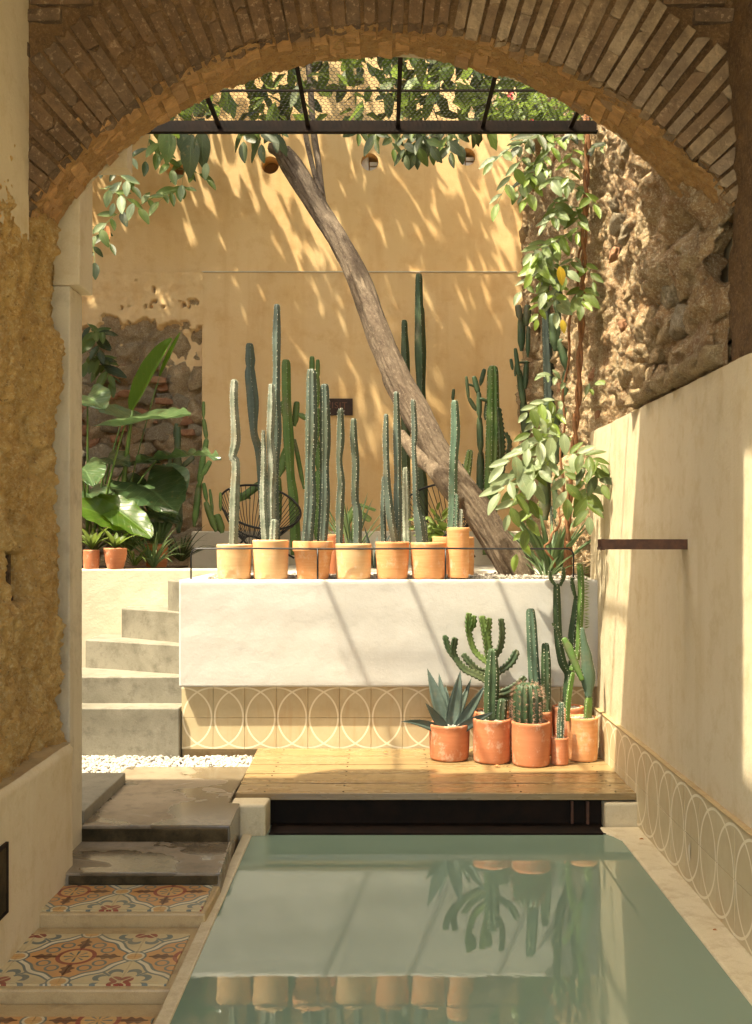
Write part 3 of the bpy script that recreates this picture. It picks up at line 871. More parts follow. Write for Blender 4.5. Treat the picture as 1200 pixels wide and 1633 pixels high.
# ------------------------------------------------------------------ right wall
XR = 1.30
rw = thing('right_wall', (XR, 6.0, 0), 'long right wall with cream plaster below and exposed rubble above', 'wall')
def f_rr(u, v):
    y = 3.95 + 6.1 * u ** 1.25; z = 1.2 + 4.6 * v
    if y < 6.5: z = max(z, 2.10 + 0.045 * v)
    far = min(1, max(0, (y - 4.0) / 1.0))
    L = lumps((0.7, y * 0.8, z), 3.4)
    d = (0.035 + 0.075 * max(0.0, min(1.0, (5.4 - y) * 2))) * L + 0.06 * fr((3, y * 1.3, z * 0.9)) + 0.045 * fr((5, y * 8, z * 4.5), 0.7) + 0.022 * fr((5, y * 28, z * 20), 0.6, o=4)
    # two vertical crumbling ridges between the patches
    ridge = 0.07 * math.exp(-((y - 7.4 - 0.2 * fr((z * 1.5, 2, 1))) / 0.35) ** 2)
    d = max(d + ridge, -0.045) - 0.02
    if z < 2.30 and y < 6.5: d = min(d, 0.03)
    return (XR + 0.05 - d, y, z)
sheet(f_rr, 470, 300, 'rubble_face', 'lime_rubble', rw)
b = MB(); b.box(XR + 0.10, XR + 0.45, 0.3, 10.3, -1.0, 5.8); b.build('wall_core', 'cream_plaster', rw)
# cream plaster band
def f_cp(u, v):
    y = 0.4 + 6.06 * u; z = 0.44 + (2.145 - 0.44) * v
    e = 0.004 * fr((3, y * 2.3, z * 2.3)) + 0.0012 * fr((3, y * 18, z * 18))
    zz = z + (0.004 * fr((1, y * 6, 2)) if v > 0.999 else 0)
    return (XR - e, y, zz)
o = sheet(f_cp, 240, 70, 'plaster_face', 'cream_plaster', rw)
b = MB(); b.box(XR + 0.006, XR + 0.09, 0.4, 6.458, 0.3, 2.141); b.build('plaster_core', 'cream_plaster', rw)
# stones in it
def pl_r(a, c, r):
    return (XR + 0.045, a, c), Euler((rnd.uniform(-0.4, 0.4), 0, pi / 2)).to_quaternion()
scatter(rw, 44, ((4.0, 5.3), (2.28, 3.1)), (0.05, 0.15), pl_r, ['rubble_stone', 'rubble_stone', 'grey_stone', 'rubble_stone', 'lime_rubble'], 0.5)
scatter(rw, 26, ((5.2, 6.6), (2.25, 4.0)), (0.03, 0.09), pl_r, ['rubble_stone', 'red_stone', 'lime_rubble', 'rubble_stone', 'grey_stone'], 0.45)
scatter(rw, 50, ((6.6, 9.9), (1.5, 5.0)), (0.04, 0.13), pl_r, ['rubble_stone', 'lime_rubble', 'red_stone', 'rubble_stone'], 0.5)
for (y, L) in ((4.08, 0.20), (4.31, 0.22), (4.56, 0.24), (4.80, 0.2), (5.02, 0.2), (5.28, 0.26)):   # brick course on the plaster ledge
    piece('stone', stone_sets['rubble_stone'][int(y * 10) % 5], rw, (XR + 0.02, y, 2.205), Euler((0, 0, pi / 2)).to_quaternion(), (L * 0.56, 0.075, 0.055))

# tile band on the right wall
t = 0.208
up = tile_mesh(t - 0.0016, t - 0.0016, 0.014, False); lo = tile_mesh(t - 0.0016, t - 0.0016, 0.014, True)
rot = Euler((0, 0, -pi / 2)).to_quaternion()
for i in range(15):
    for j in (0, 1):
        y = 6.245 - i * t
        piece('tile', up if j else lo, rw, (XR - 0.022 + rnd.uniform(0, 0.002), y, 0.0395 + j * t), rot)
b = MB(); b.box(XR - 0.0075, XR + 0.004, 3.05, 6.245, 0.03, 0.452); b.build('tile_backing', 'mortar_border', rw)
b = MB(); b.box(XR - 0.026, XR + 0.004, 3.05, 6.245, 0.4555, 0.464); b.build('tile_ledge', 'mortar_border', rw, bevel=0.003)
q = P(1100, 1357, 0)  # broken hole in one tile
b = MB(); yh = (XR - 0.0225) * FPX / (1100 - 611); zh = EYE + (854 - 1357) * yh / FPX
bb = []
for k in range(12):
    a = 2 * pi * k / 12; rr = 0.020 * (1 + 0.35 * sin(3 * a + 1)); bb.append((XR - 0.0236, yh + rr * cos(a) * 0.8, zh + rr * sin(a) * 1.7))
b.add(bb + [(XR - 0.0232, yh, zh)], [(k, (k + 1) % 12, 12) for k in range(12)])
b.build('broken_patch', 'bench_plaster', rw)

# dark brick side wall above the plaster on the camera side of the arch
def f_rs(u, v):
    y = 1.0 + 2.95 * u; z = 2.145 + 1.65 * v
    d = 0.03 * fr((3, y * 2, z * 2)) + 0.01 * fr((5, y * 14, z * 14))
    return (XR + 0.03 - d, y, z)
sheet(f_rs, 100, 60, 'rough_face', 'face_mortar', rw)

# water spout
sp = thing('water_spout', (1.3, 4.44, 1.46), 'rusty flat steel water spout sticking out of the cream right wall', 'water spout')
yy = 4.44
zt = EYE + (854 - 860) * yy / FPX; zb = EYE + (854 - 876) * yy / FPX
b = MB(); xs0 = (957 - 611) * yy / FPX
b.box(xs0, XR + 0.02, yy - 0.045, yy - 0.041, zb, zt); b.box(xs0, XR + 0.02, yy + 0.041, yy + 0.045, zb, zt); b.box(xs0, XR + 0.02, yy - 0.041, yy + 0.041, zb, zb + 0.004)
b.build('trough', 'rust_steel', sp)
b = MB(); b.box(xs0 - 0.003, xs0 + 0.012, yy - 0.048, yy + 0.048, zb - 0.002, zb + 0.010); b.box(xs0 - 0.003, xs0 + 0.010, yy - 0.049, yy - 0.0455, zb - 0.002, zt + 0.002); b.build('lip', 'rust_steel', sp)

# ------------------------------------------------------------------ left wall
XL = -1.36
lw = thing('left_wall', (XL, 4.0, 0), 'thick left wall of coarse brown earth and stone above a cream plaster base', 'wall')
def f_le(u, v):
    s = u * 1.10
    z = 0.60 + 2.35 * v
    if s <= 1.0: y = 1.2 + 3.2 * s; x = XL
    else: y = 4.40 + 0.02; x = XL - (s - 1.0) * 3.0
    d = 0.035 * fr((y * 1.6, 3, z * 1.4)) + 0.030 * fr((y * 6, 3, z * 3.5), 0.8) + 0.020 * fr((y * 24, 3, z * 20), 0.6, o=4) - 0.02 * max(0, noise.noise(Vector((y * 14, 8, z * 9))) - 0.25) * 3
    c = 0.02 * noise.noise(Vector((y * 3, 9, z * 1.2)))
    nich = math.exp(-(((y - 3.84) / 0.12) ** 8 + ((z - 1.345) / 0.085) ** 8))
    notch = 0.03 * math.exp(-((z - 1.12) / 0.05) ** 2)
    hollow = -0.05 * math.exp(-((z - 1.15) / 0.22) ** 2) * max(0, s - 0.93) * 8
    d = d + c - 0.36 * nich + hollow - 0.05 * max(0, 0.10 - abs(noise.noise(Vector((y * 5.5, 4, z * 1.1)))) ) * 10
    if v > 0.86: d -= (v - 0.86) * 0.10
    if s <= 1.0: 
        edge = max(0, s - 0.975) * 1.6
        return (x + d - edge, y + 0.3 * d * (s > 0.9), z)
    return (x + d * 0.3 - 0.03, y + d, z)
sheet(f_le, 330, 300, 'earth_face', 'earth_stone', lw)
def f_lb(u, v):
    y = 0.5 + 3.86 * u; z = -0.6 + 1.227 * v
    foot = 0.0
    e = 0.006 * fr((3, y * 2.3, z * 2.3)) + 0.0012 * fr((3, y * 18, z * 18))
    rnd_ = 0.018 * max(0, (v - 0.985) / 0.015) + 0.02 * max(0, (u - 0.99) / 0.01)
    return (-1.30 + e + foot - rnd_, y, z + 0.006 * fr((y * 2, 1, 1)) * v)
sheet(f_lb, 240, 70, 'plaster_base', 'cream_plaster', lw)
def f_lt(u, v):
    y = 0.5 + 3.86 * u; x = -1.316 - 0.16 * v
    return (x, y, 0.627 + 0.006 * fr((y * 2, 1, 1)) + 0.008 * fr((x * 20, y * 12, 1)) * v + 0.03 * v * max(0, fr((y * 3, 5, 2))))
sheet(f_lt, 200, 12, 'ledge', 'mortar_border', lw)
b = MB(); b.box(-1.55, -1.318, 4.345, 4.362, -1.0, 0.622); b.build('end_face', 'cream_plaster', lw, bevel=0.008)
b = MB(); b.box(-2.1, -1.84, 0.4, 4.35, -1.0, 3.9); b.build('wall_core', 'earth_stone', lw)
def f_lu(u, v):
    y = 0.8 + 3.125 * u; z = 2.62 + 1.2 * v
    if v == 0: z += 0.035 * fr((y * 2.5, 1, 6)) - 0.02
    return (XL + 0.012 + 0.003 * fr((3, y * 3, z * 3)), y, z)
sheet(f_lu, 120, 30, 'upper_plaster', 'cream_plaster', lw)
nf = thing('wall_niche', (-1.30, 3.4, 0.3), 'dark metal framed niche low in the cream left wall', 'niche')
b = MB()
for (y0, y1, z0, z1) in ((3.20, 3.56, 0.200, 0.212), (3.20, 3.56, 0.432, 0.444), (3.545, 3.56, 0.212, 0.432), (3.20, 3.215, 0.212, 0.432)):
    b.box(-1.31, -1.291, y0, y1, z0, z1)
b.build('frame', 'dark_steel', nf)
b = MB(); b.box(-1.305, -1.2935, 3.215, 3.545, 0.212, 0.432); b.build('niche_shade_sheet', 'riser_concrete', nf)  # flat dark sheet standing in for the shaded inside of the niche

jb = thing('concrete_jamb', (-1.39, 4.6, 0), 'narrow grey concrete jamb standing behind the rough left wall', 'pillar')
b = MB(); b.box(-1.60, -1.358, 4.475, 4.66, -0.6, 2.583); b.build('shaft', 'grey_plaster', jb, bevel=0.006)
lb = thing('plaster_lintel', (-1.34, 4.7, 2.585), 'cream plastered block above the grey concrete jamb', 'lintel')
b = MB(); b.box(-1.70, -1.316, 4.478, 4.68, 2.587, 3.56); b.build('block', 'cream_plaster', lb, bevel=0.006)
b = MB(); b.box(-1.72, -1.165, 4.70, 4.80, 3.176, 3.7); b.build('upper_block', 'cream_plaster', lb, bevel=0.004)

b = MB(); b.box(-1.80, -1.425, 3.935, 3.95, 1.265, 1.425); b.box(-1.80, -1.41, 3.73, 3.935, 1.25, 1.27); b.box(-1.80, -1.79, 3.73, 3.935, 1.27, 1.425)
b.build('niche_shade_lining', 'soil', lw)  # dark lining added so its colour gives the shade inside the hollow
# ------------------------------------------------------------------ brick arch
AR = 1.667; C1 = (-0.01, 3.92, 1.78); C2 = (-0.01, 4.40, 1.865)
aw = thing('brick_arch', (0, 3.92, 2.74), 'wide brick arch framing the courtyard, grey brown face bricks and orange soffit', 'arch')
def f_af(u, v):
    a = radians(-66 + 132 * u); r = AR + 0.004 + 1.5 * v
    d = 0.018 * fr((sin(a) * r * 3, 2, cos(a) * r * 3)) + 0.010 * fr((sin(a) * r * 16, 2, cos(a) * r * 16)) + 0.006 * fr((sin(a) * r * 40, 2, cos(a) * r * 40), o=3)
    return (C1[0] + r * sin(a), C1[1] + 0.012 - d, C1[2] + r * cos(a))
sheet(f_af, 420, 110, 'masonry_face', 'face_mortar', aw)
def f_as(u, v):
    a = radians(-66 + 132 * u)
    cz = C1[2] + (C2[2] - C1[2]) * v; y = C1[1] + 0.02 + (C2[1] - C1[1]) * v
    d = 0.022 * fr((sin(a) * 5, y * 5, cos(a) * 5 + 3)) + 0.014 * fr((sin(a) * 22, y * 14, cos(a) * 22 + 3)) + 0.007 * fr((sin(a) * 60, y * 40, cos(a) * 60), o=3)
    r = AR + 0.010 + d
    if v > 0.9: r += (v - 0.9) * 0.25 * (0.5 + abs(fr((sin(a) * 30, 3, cos(a) * 30))))
    return (C1[0] + r * sin(a), y, cz + r * cos(a))
sheet(f_as, 460, 60, 'soffit', 'soffit_earth', aw)
def f_ab(u, v):
    a = radians(-66 + 132 * u); r = AR + 0.02 + 1.5 * v
    return (C2[0] + r * sin(a), C2[1] + 0.02, C2[2] + r * cos(a))
sheet(f_ab, 80, 6, 'courtyard_face', 'cream_plaster', aw)
HB = 4.35
b = MB(); b.box(-4.6, 1.36, 3.97, 4.42, 3.72, HB); b.box(-4.6, -1.46, 3.97, 4.45, -1.0, 3.72); b.build('upper_masonry', 'cream_plaster', aw)
bmD = [brick_mesh(k, 'dark_brick', 1, 1, 1) for k in range(6)]
bmG = [brick_mesh(k + 20, 'grey_brick', 1, 1, 1) for k in range(6)]
bmO = [brick_mesh(k + 6, 'orange_brick', 1, 1, 1) for k in range(6)]
def ring_brick(a, r0, r1, w, proud, ms, c, depth=0.07):
    rm = (r0 + r1) / 2
    pos = (c[0] + rm * sin(a), c[1] - proud + depth / 2, c[2] + rm * cos(a))
    rot = Euler((0, a, 0)).to_quaternion() @ Euler((rnd.uniform(-.02, .02), rnd.uniform(-.02, .02), rnd.uniform(-.02, .02))).to_quaternion()
    piece('brick', rnd.choice(ms), aw, pos, rot, (w, depth, r1 - r0))
nrow = 58; a0 = radians(-57); a1 = radians(56)
for i in range(nrow):
    a = a0 + (a1 - a0) * (i + 0.5) / nrow + rnd.uniform(-.003, .003)
    w = (a1 - a0) / nrow * AR * 0.84 * rnd.uniform(0.78, 1.12)
    R0 = AR + rnd.uniform(-0.004, 0.01)
    pr = rnd.uniform(0.008, 0.020) if a > 0.05 else rnd.uniform(-0.008, 0.008)
    L = (0.235, 0.118) if i % 2 else (0.118, 0.235)
    if rnd.random() < 0.25: L = (L[0] + rnd.uniform(-0.03, 0.03), L[1] + rnd.uniform(-0.04, 0.02))
    BS = bmG if a > rnd.uniform(0.0, 0.25) else bmD
    ring_brick(a, R0, R0 + L[0], w, pr, BS, C1); 
    ring_brick(a, R0 + L[0] + 0.008, R0 + L[0] + 0.008 + L[1] + rnd.uniform(-.02, .01), w * 1.05, pr - 0.004, BS, C1)
# soffit bricks
for i in range(nrow - 8):
    a = a0 + (a1 - a0) * (i + 0.5) / (nrow - 8) + rnd.uniform(-.003, .003)
    w = (a1 - a0) / (nrow - 8) * AR * 0.90
    off = 0.0 if i % 2 else 0.12
    for (y0, y1) in ((0.03 + 0, 0.22), (0.23, 0.455)) if i % 2 else ((0.03, 0.13), (0.14, 0.36), (0.37, 0.46)):
        ym = (y0 + y1) / 2; f = ym / 0.48
        r = AR + 0.044 + rnd.uniform(-0.010, 0.010) + (rnd.uniform(-0.012, 0.02) if y1 > 0.42 else 0)
        pos = (C1[0] + r * sin(a), C1[1] + ym + (rnd.uniform(-.012, .02) if y1 > 0.42 else 0), C1[2] + (C2[2] - C1[2]) * f + r * cos(a))
        rot = Euler((0, a, 0)).to_quaternion() @ Euler((0.17 + rnd.uniform(-.02, .02), rnd.uniform(-.015, .015), rnd.uniform(-.02, .02))).to_quaternion()
        piece('brick', rnd.choice(bmO), aw, pos, rot, (w, y1 - y0, 0.075))
# horizontal courses beside the ring
for side in (-1, 1):
    for k in range(17):
        z = 2.62 + k * 0.066
        x = 0.0
        n = 0; xx = 1.36 if side < 0 else 1.32
        xo = -0.02 + (0.12 if k % 2 else 0)
        while True:
            x1 = xx + xo - n * 0.243; x0 = x1 - 0.235; n += 1
            if x1 < 0.3 or n > 6: break
            rr = hypot(x0, z - C1[2])
            if rr < AR + 0.385: 
                if hypot(x0 + 0.12, z - C1[2]) > AR + 0.385: x0 = x0 + 0.12
                else: break
            pos = (side * (x0 + x1) / 2, 3.92 + rnd.uniform(0.018, 0.030), z)
            piece('brick', rnd.choice(bmD), aw, pos, Euler((0, rnd.uniform(-.015, .015), 0)).to_quaternion(), (x1 - x0, 0.06, 0.050))

# ------------------------------------------------------------------ unseen roof added to block sun; slot shaped for the right wall's sun strip
rf = thing('unseen_pool_roof', (0, 2.2, 3.75), 'unseen flat roof slab added to block sun, its slot shaped for a sun strip', 'roof')
b = MB(); z0, z1 = 3.75, 3.95
b.box(-1.76, -0.09, 0.3, 3.968, z0, z1); b.box(0.48, 1.75, 0.3, 3.968, z0, z1); b.box(-0.09, 0.48, 0.3, 2.0, z0, z1)
b.prism([(-0.09, 2.83), (0.48, 3.19), (0.48, 3.968), (-0.09, 3.968)], z0, z1)
b.build('slab', 'cream_plaster', rf)
sw = thing('unseen_shading_wall', (-4.6, 7, 0), 'unseen tall plastered wall added to shade the left side of the courtyard', 'wall')  # out of view, added to throw shade on the left bed and stair
b = MB(); b.box(-4.85, -4.55, 4.4, 10.3, -1.0, 6.1); b.build('plaster_face', 'ochre_plaster', sw)

# ------------------------------------------------------------------ steel grille overhead
gr = thing('overhead_grille', (0, 5.4, 3.93), 'black steel canopy frame covered with hexagonal chicken wire behind the arch', 'canopy')
yb = 6.2
b = MB(); b.box(-1.62, 1.285, yb, yb + 0.006, 3.925, 3.995); b.box(-1.62, 1.285, yb - 0.035, yb + 0.006, 3.915, 3.9245); b.build('beam', 'dark_steel', gr)
for x in (-1.50, -0.985, -0.45, 0.09, 0.60, 1.13):
    b = MB(); b.box(x - 0.012, x + 0.012, 4.42, yb - 0.001, 3.952, 3.957); b.box(x - 0.003, x + 0.003, 4.42, yb - 0.001, 3.9572, 3.99); b.build('rib', 'dark_steel', gr)
for y in (5.79, 5.37, 4.95, 4.53):
    b = MB(); b.box(-1.62, 1.285, y - 0.006, y + 0.006, 3.992, 4.002); b.build('crossbar', 'dark_steel', gr)
b = MB()
W_, H_ = 0.027, 0.052
def edge(p, q, r=0.0014):
    p = Vector(p); q = Vector(q); t = (q - p).normalized(); n1 = Vector((t.y, -t.x, 0)); n2 = Vector((0, 0, 1))
    vs = []
    for c in (p, q):
        vs += [c + n1 * r, c - n1 * r * 0.6 + n2 * r, c - n1 * r * 0.6 - n2 * r]
    b.add(vs, [(0, 1, 4, 3), (1, 2, 5, 4), (2, 0, 3, 5)])
j = 0; y = 4.75
while y < yb:
    i0 = 0.5 if j % 2 else 0.0
    x = -1.6 + i0 * W_
    while x < 1.28:
        zz = 4.004 + 0.010 * noise.noise(Vector((x * 2.5, y * 2.5, 0)))
        edge((x, y, zz), (x, y + H_ * 0.5 * 0.9, zz))
        edge((x, y + H_ * 0.45, zz), (x + W_ / 2, y + H_ * 0.75, zz))
        edge((x, y + H_ * 0.45, zz), (x - W_ / 2, y + H_ * 0.75, zz))
        x += W_
    y += H_ * 0.75; j += 1
tag(b.build('chicken_wire', 'wire', gr), kind='stuff')

# ------------------------------------------------------------------ rail
rl = thing('rod_rail', (0, 6.275, 1.23), 'thin black rod rail running in front of the terrace pots', 'rail')
yr = 6.275; s_ = FPX / yr
def rx(px): return (px - 611) / s_
zt = EYE - 21 / s_
x0, x1 = rx(305), rx(915)
b = MB(); c = 0.035
pts = [(x0, yr, 1.225), (x0, yr, zt - c), (x0 + c * 0.3, yr, zt - c * 0.3), (x0 + c, yr, zt)] + [(x0 + (x1 - x0) * k / 6, yr, zt + 0.0015 * sin(k * 2)) for k in range(1, 6)] + [(x1 - c, yr, zt), (x1 - c * 0.3, yr, zt - c * 0.3), (x1, yr, zt - c), (x1, yr, 1.225)]
b.tube(pts, 0.0055, 8); b.build('rod', 'black_rod', rl, smooth=True)
for px in (507, 711):
    b = MB(); b.tube([(rx(px), yr, 1.225), (rx(px), yr, zt)], 0.0055, 8); b.build('post', 'black_rod', rl, smooth=True)

# ------------------------------------------------------------------ sign
q0 = P(511, 636, YB); q1 = P(563, 663, YB)
sg = thing('wall_sign', ((q0.x + q1.x) / 2, YB - 0.02, q1.z), 'small dark brown metal sign with faded letters on the ochre wall', 'sign')
b = MB(); b.box(q0.x, q1.x, YB - 0.03, YB - 0.012, q1.z, q0.z); b.build('plate', 'sign_plate', sg, bevel=0.003)
fc = bpy.data.curves.new('lettering', 'FONT'); fc.body = 'VISIT'; fc.size = 0.085; fc.extrude = 0.001; fc.align_x = 'CENTER'; fc.space_character = 1.15
to = bpy.data.objects.new('tmp', fc); COL.objects.link(to)
dg = bpy.context.evaluated_depsgraph_get(); me = bpy.data.meshes.new_from_object(to.evaluated_get(dg)); bpy.data.objects.remove(to)
me.materials.clear(); me.materials.append(M['letter_paint'])
lo_ = bpy.data.objects.new('lettering', me); COL.objects.link(lo_); lo_.parent = sg
lo_.rotation_euler = (pi / 2, 0, 0); lo_.location = Vector((0.0, -0.0115, (q0.z - q1.z) * 0.42))

# ================================================================== PLANTS
def pot(name, label, group, px0, px1, pyt, pyb, Y, mat='terracotta', taper=0.93, lip=0.0, soil='soil', wob=0.0, zfix=None):
    """a lathe turned flower pot; returns (thing, centre x, rim z, inner radius)"""
    s = FPX / Y; cx = ((px0 + px1) / 2 - 611) / s; r = (px1 - px0) / 2 / s
    sf = FPX / (Y - r); zt = EYE + (854 - pyt) / sf; zb = zfix if zfix else EYE + (854 - pyb) / sf
    h = zt - zb
    root = thing(name, (cx, Y, zb), label, 'potted plant', group)
    rb = r * taper; w = 0.014 if r > 0.07 else 0.009
    if lip:
        prof = [(0.0005, 0.001), (rb * 0.95, 0.0), (rb, 0.006), (rb + (r - rb) * 0.7, h * (1 - lip)), (r * 0.985, h * (1 - lip) + 0.004), (r * 1.0, h * (1 - lip) + 0.010), (r, h - 0.006), (r - 0.003, h), (r - w, h - 0.001), (r - w - 0.003, h - 0.01), (r - w - 0.004, h - 0.04)]
    else:
        prof = [(0.0005, 0.001), (rb * 0.94, 0.0), (rb * 0.985, 0.004), (rb, 0.012), (rb + (r - rb) * 0.55, h * 0.4), (r * 0.985, h * 0.75), (r * 0.985, h * 0.90), (r, h * 0.93), (r, h - 0.006), (r - 0.003, h - 0.001), (r - w * 0.5, h), (r - w, h - 0.002), (r - w - 0.002, h - 0.01), (r - w - 0.003, h - 0.04)]
    b = MB(); b.lathe(prof, (cx, Y, zb), 36, wob=wob); b.build('pot', mat, root, smooth=True)
    b = MB(); n = 20; ri = r - w - 0.002
    vs = [(cx, Y, zt - 0.018)] + [(cx + ri * cos(2 * pi * k / n), Y + ri * sin(2 * pi * k / n), zt - 0.024) for k in range(n)]
    b.add(vs, [(0, 1 + k, 1 + (k + 1) % n) for k in range(n)]); b.build('soil', 'soil', root)
    b = MB(); pts = []
    for k in range(int(260 * r / 0.11)):
        a = rnd.uniform(0, 2 * pi); q = ri * sqrt(rnd.random()) * 0.96
        pts.append((cx + q * cos(a), Y + q * sin(a), zt - 0.018 + rnd.uniform(-0.002, 0.006)))
    pebbles(b, pts, 0.005, 0.010); tag(b.build('pebbles', 'pebble' if soil == 'pebble' else 'dark_pebble', root), kind='stuff')
    return root

def spine(mb, p, d, L, w=0.0006):
    d = d.normalized(); t = d.cross(Vector((0, 0, 1)))
    if t.length < 0.1: t = Vector((1, 0, 0))
    t = t.normalized() * w; u = d.cross(t).normalized() * w
    mb.add([p + t, p - t * 0.5 + u, p - t * 0.5 - u, p + d * L], [(0, 1, 3), (1, 2, 3), (2, 0, 3)])

RS = 0.82
def column(parent, path, Y, nrib=5, mat='cactus_blue', depth=0.38, sp='spine_pale', spL=0.006, step=0.022, name='stem', tip=True, tooth=0.0, dy=0.0, spn=4, rot0=None, edge_w=True, areole=0.0027):
    """ribbed cactus column through picture points [(px, py, half width px)] at depth Y (dy: extra depth towards the tip)"""
    n = len(path); pts = []; rad = []
    ctl = []
    for i, (px, py, r) in enumerate(path):
        YY = Y + dy * i / max(1, n - 1); ctl.append((P(px, py, YY), r * RS * YY / FPX))
    tot = sum((ctl[i + 1][0] - ctl[i][0]).length for i in range(n - 1))
    seg = max(0.010, tot / 90) if tooth == 0 else 0.006
    for i in range(n - 1):
        a, ra = ctl[i]; c, rc = ctl[i + 1]
        m1 = (c - ctl[i - 1][0]) * 0.5 if i > 0 else (c - a)
        m2 = (ctl[i + 2][0] - a) * 0.5 if i < n - 2 else (c - a)
        k = max(2, int((c - a).length / seg))
        for j in range(k):
            t = j / k; h1 = 2 * t ** 3 - 3 * t ** 2 + 1; h2 = t ** 3 - 2 * t ** 2 + t; h3 = -2 * t ** 3 + 3 * t ** 2; h4 = t ** 3 - t ** 2
            pts.append(a * h1 + m1 * h2 + c * h3 + m2 * h4); q = t * t * (3 - 2 * t); rad.append(ra * (1 - q) + rc * q)
    pts.append(ctl[-1][0]); rad.append(ctl[-1][1])
    if tip:
        rt = rad[-1]; d = (pts[-1] - pts[-2]).normalized(); L = rt * 1.7
        base = pts[-1] - d * L * 0.0
        # the given last point is the very tip: pull back the last ones
        cut = 0; acc = 0
        while cut < len(pts) - 2 and acc < L: acc += (pts[-1 - cut] - pts[-2 - cut]).length; cut += 1
        end = pts[-1]; pts = pts[:-cut]; rad = rad[:-cut]; b0 = pts[-1]; r0 = rad[-1]
        for k in range(1, 7):
            f = k / 6; pts.append(b0 + (end - b0) * sin(f * pi / 2)); rad.append(max(0.0008, r0 * sqrt(max(0, 1 - f ** 2.0))))
    ph = rnd.uniform(0, 2 * pi) if rot0 is None else rot0
    L = [0]
    for i in range(1, len(pts)): L.append(L[-1] + (pts[i] - pts[i - 1]).length)
    T = max(L[-1], 1e-6); npr = 6; NV = nrib * npr
    def shape(a, t):
        i = min(len(L) - 1, int(round(t * (len(pts) - 1))))
        x = abs(sin(nrib * (a + ph * 0) / 2))
        f = 1 - depth * 1.12 * x ** 0.8
        if tooth and x < 0.35:
            w = (L[i] / (step)) % 1.0
            f *= 1 + tooth * (1 - abs(2 * w - 1)) * (1 - x / 0.35)
        return f
    mb = MB()
    # rotate the rib pattern by rotating the reference frame
    up_pts = pts
    mb.tube(pts, rad, NV, True, 0, shape)
    ob = mb.build(name, mat, parent, smooth=True)
    # spines along the crests
    ms = MB(); prev = None; nxt = 0.012
    for i, p in enumerate(pts):
        a = pts[max(i - 1, 0)]; c = pts[min(i + 1, len(pts) - 1)]; t = (c - a).normalized()
        if prev is None:
            ref = Vector((1, 0, 0)) if abs(t.x) < 0.9 else Vector((0, 1, 0)); nx = (ref - t * ref.dot(t)).normalized()
        else: nx = (prev - t * prev.dot(t)).normalized()
        prev = nx; ny = t.cross(nx)
        if L[i] >= nxt and rad[i] > 0.003:
            nxt = L[i] + step
            for k in range(nrib):
                aa = 2 * pi * k / nrib; o = nx * cos(aa) + ny * sin(aa); q = p + o * rad[i] * (1 + tooth * 0.9)
                if rnd.random() < 0.14: continue
                q = q + t * rnd.uniform(-0.4, 0.4) * step
                if areole:
                    ar = areole * rnd.uniform(0.5, 1.15); e1 = t * ar * 1.3; e2 = t.cross(o) * ar
                    ms.add([q - e1, q + e2, q + e1, q - e2, q + o * areole * 0.9], [(0, 1, 4), (1, 2, 4), (2, 3, 4), (3, 0, 4)])
                for s2 in range(spn):
                    dd = o + t * rnd.uniform(-0.9, 0.9) + t.cross(o) * rnd.uniform(-0.9, 0.9)
                    spine(ms, q, dd, spL * rnd.uniform(0.6, 1.3), 0.0008)
    if ms.v: tag(ms.build('spines', sp, ob if parent else None), kind='stuff')
    return ob

# fix: sub-part offsets (a stem is a child whose own origin is the thing's origin)

TG = 'potted column cacti lined up on the terrace edge'
YT = 6.42
p1 = pot('potted_cactus', 'single pale ribbed column cactus in the leftmost pot of the terrace edge', TG, 346, 402, 868, 924, YT, 'pale_terracotta')
column(p1, [(372, 872, 9), (374, 800, 10.5), (376, 740, 8.5), (371, 728, 8), (376, 700, 10), (373, 640, 8.5), (374, 605, 8)], YT, 5, 'cactus_grey', 0.36, step=0.014)
p2 = pot('potted_cactus', 'second terrace pot from the left, pale columns with the tallest one behind', TG, 403, 461, 861, 925, YT + 0.01, 'pale_terracotta')
column(p2, [(424, 868, 9), (420, 800, 8), (421, 740, 6), (420, 686, 4)], YT - 0.02, 5, 'cactus_grey', 0.36, step=0.014)
column(p2, [(433, 868, 8), (432, 800, 10), (434, 740, 10), (431, 700, 8), (433, 650, 9), (433, 612, 6)], YT, 5, 'cactus_grey', 0.36, step=0.014)
column(p2, [(441, 868, 8), (438, 760, 8), (443, 690, 8), (440, 640, 9), (441, 590, 7.5), (441, 540, 9), (442, 485, 6.5)], YT + 0.07, 5, 'cactus_blue', 0.34, step=0.02)
column(p2, [(436, 868, 9), (437, 845, 8), (438, 828, 7)], YT - 0.05, 6, 'cactus_grey', 0.3, step=0.012)
p3 = pot('potted_cactus', 'two dark blue green columns in the flared lipped pot of the terrace edge', TG, 467, 532, 863, 925, YT, 'terracotta', 0.76, 0.28)
column(p3, [(490, 868, 11), (495, 800, 11.5), (495, 740, 9.5), (497, 690, 12), (497, 588, 9.5)], YT - 0.01, 6, 'cactus_blue', 0.30, step=0.02)
column(p3, [(514, 868, 10), (518, 800, 10.5), (518, 745, 8.5), (519, 700, 11), (518, 612, 8.5)], YT + 0.01, 6, 'cactus_blue', 0.30, step=0.02)
p4 = pot('potted_cactus', 'two slim blue green columns in a mossy stained pot on the terrace edge', TG, 535, 593, 867, 924, YT, 'pale_terracotta', 0.94)
column(p4, [(541, 870, 7), (542, 810, 9), (544, 770, 8), (541, 735, 6.5), (543, 700, 8.5), (543, 652, 6.5)], YT - 0.02, 5, 'cactus_blue', 0.34, step=0.018)
column(p4, [(570, 870, 9), (570, 820, 9.5), (566, 795, 8), (567, 740, 8), (564, 700, 8), (564, 667, 6)], YT, 5, 'cactus_blue', 0.34, step=0.018)
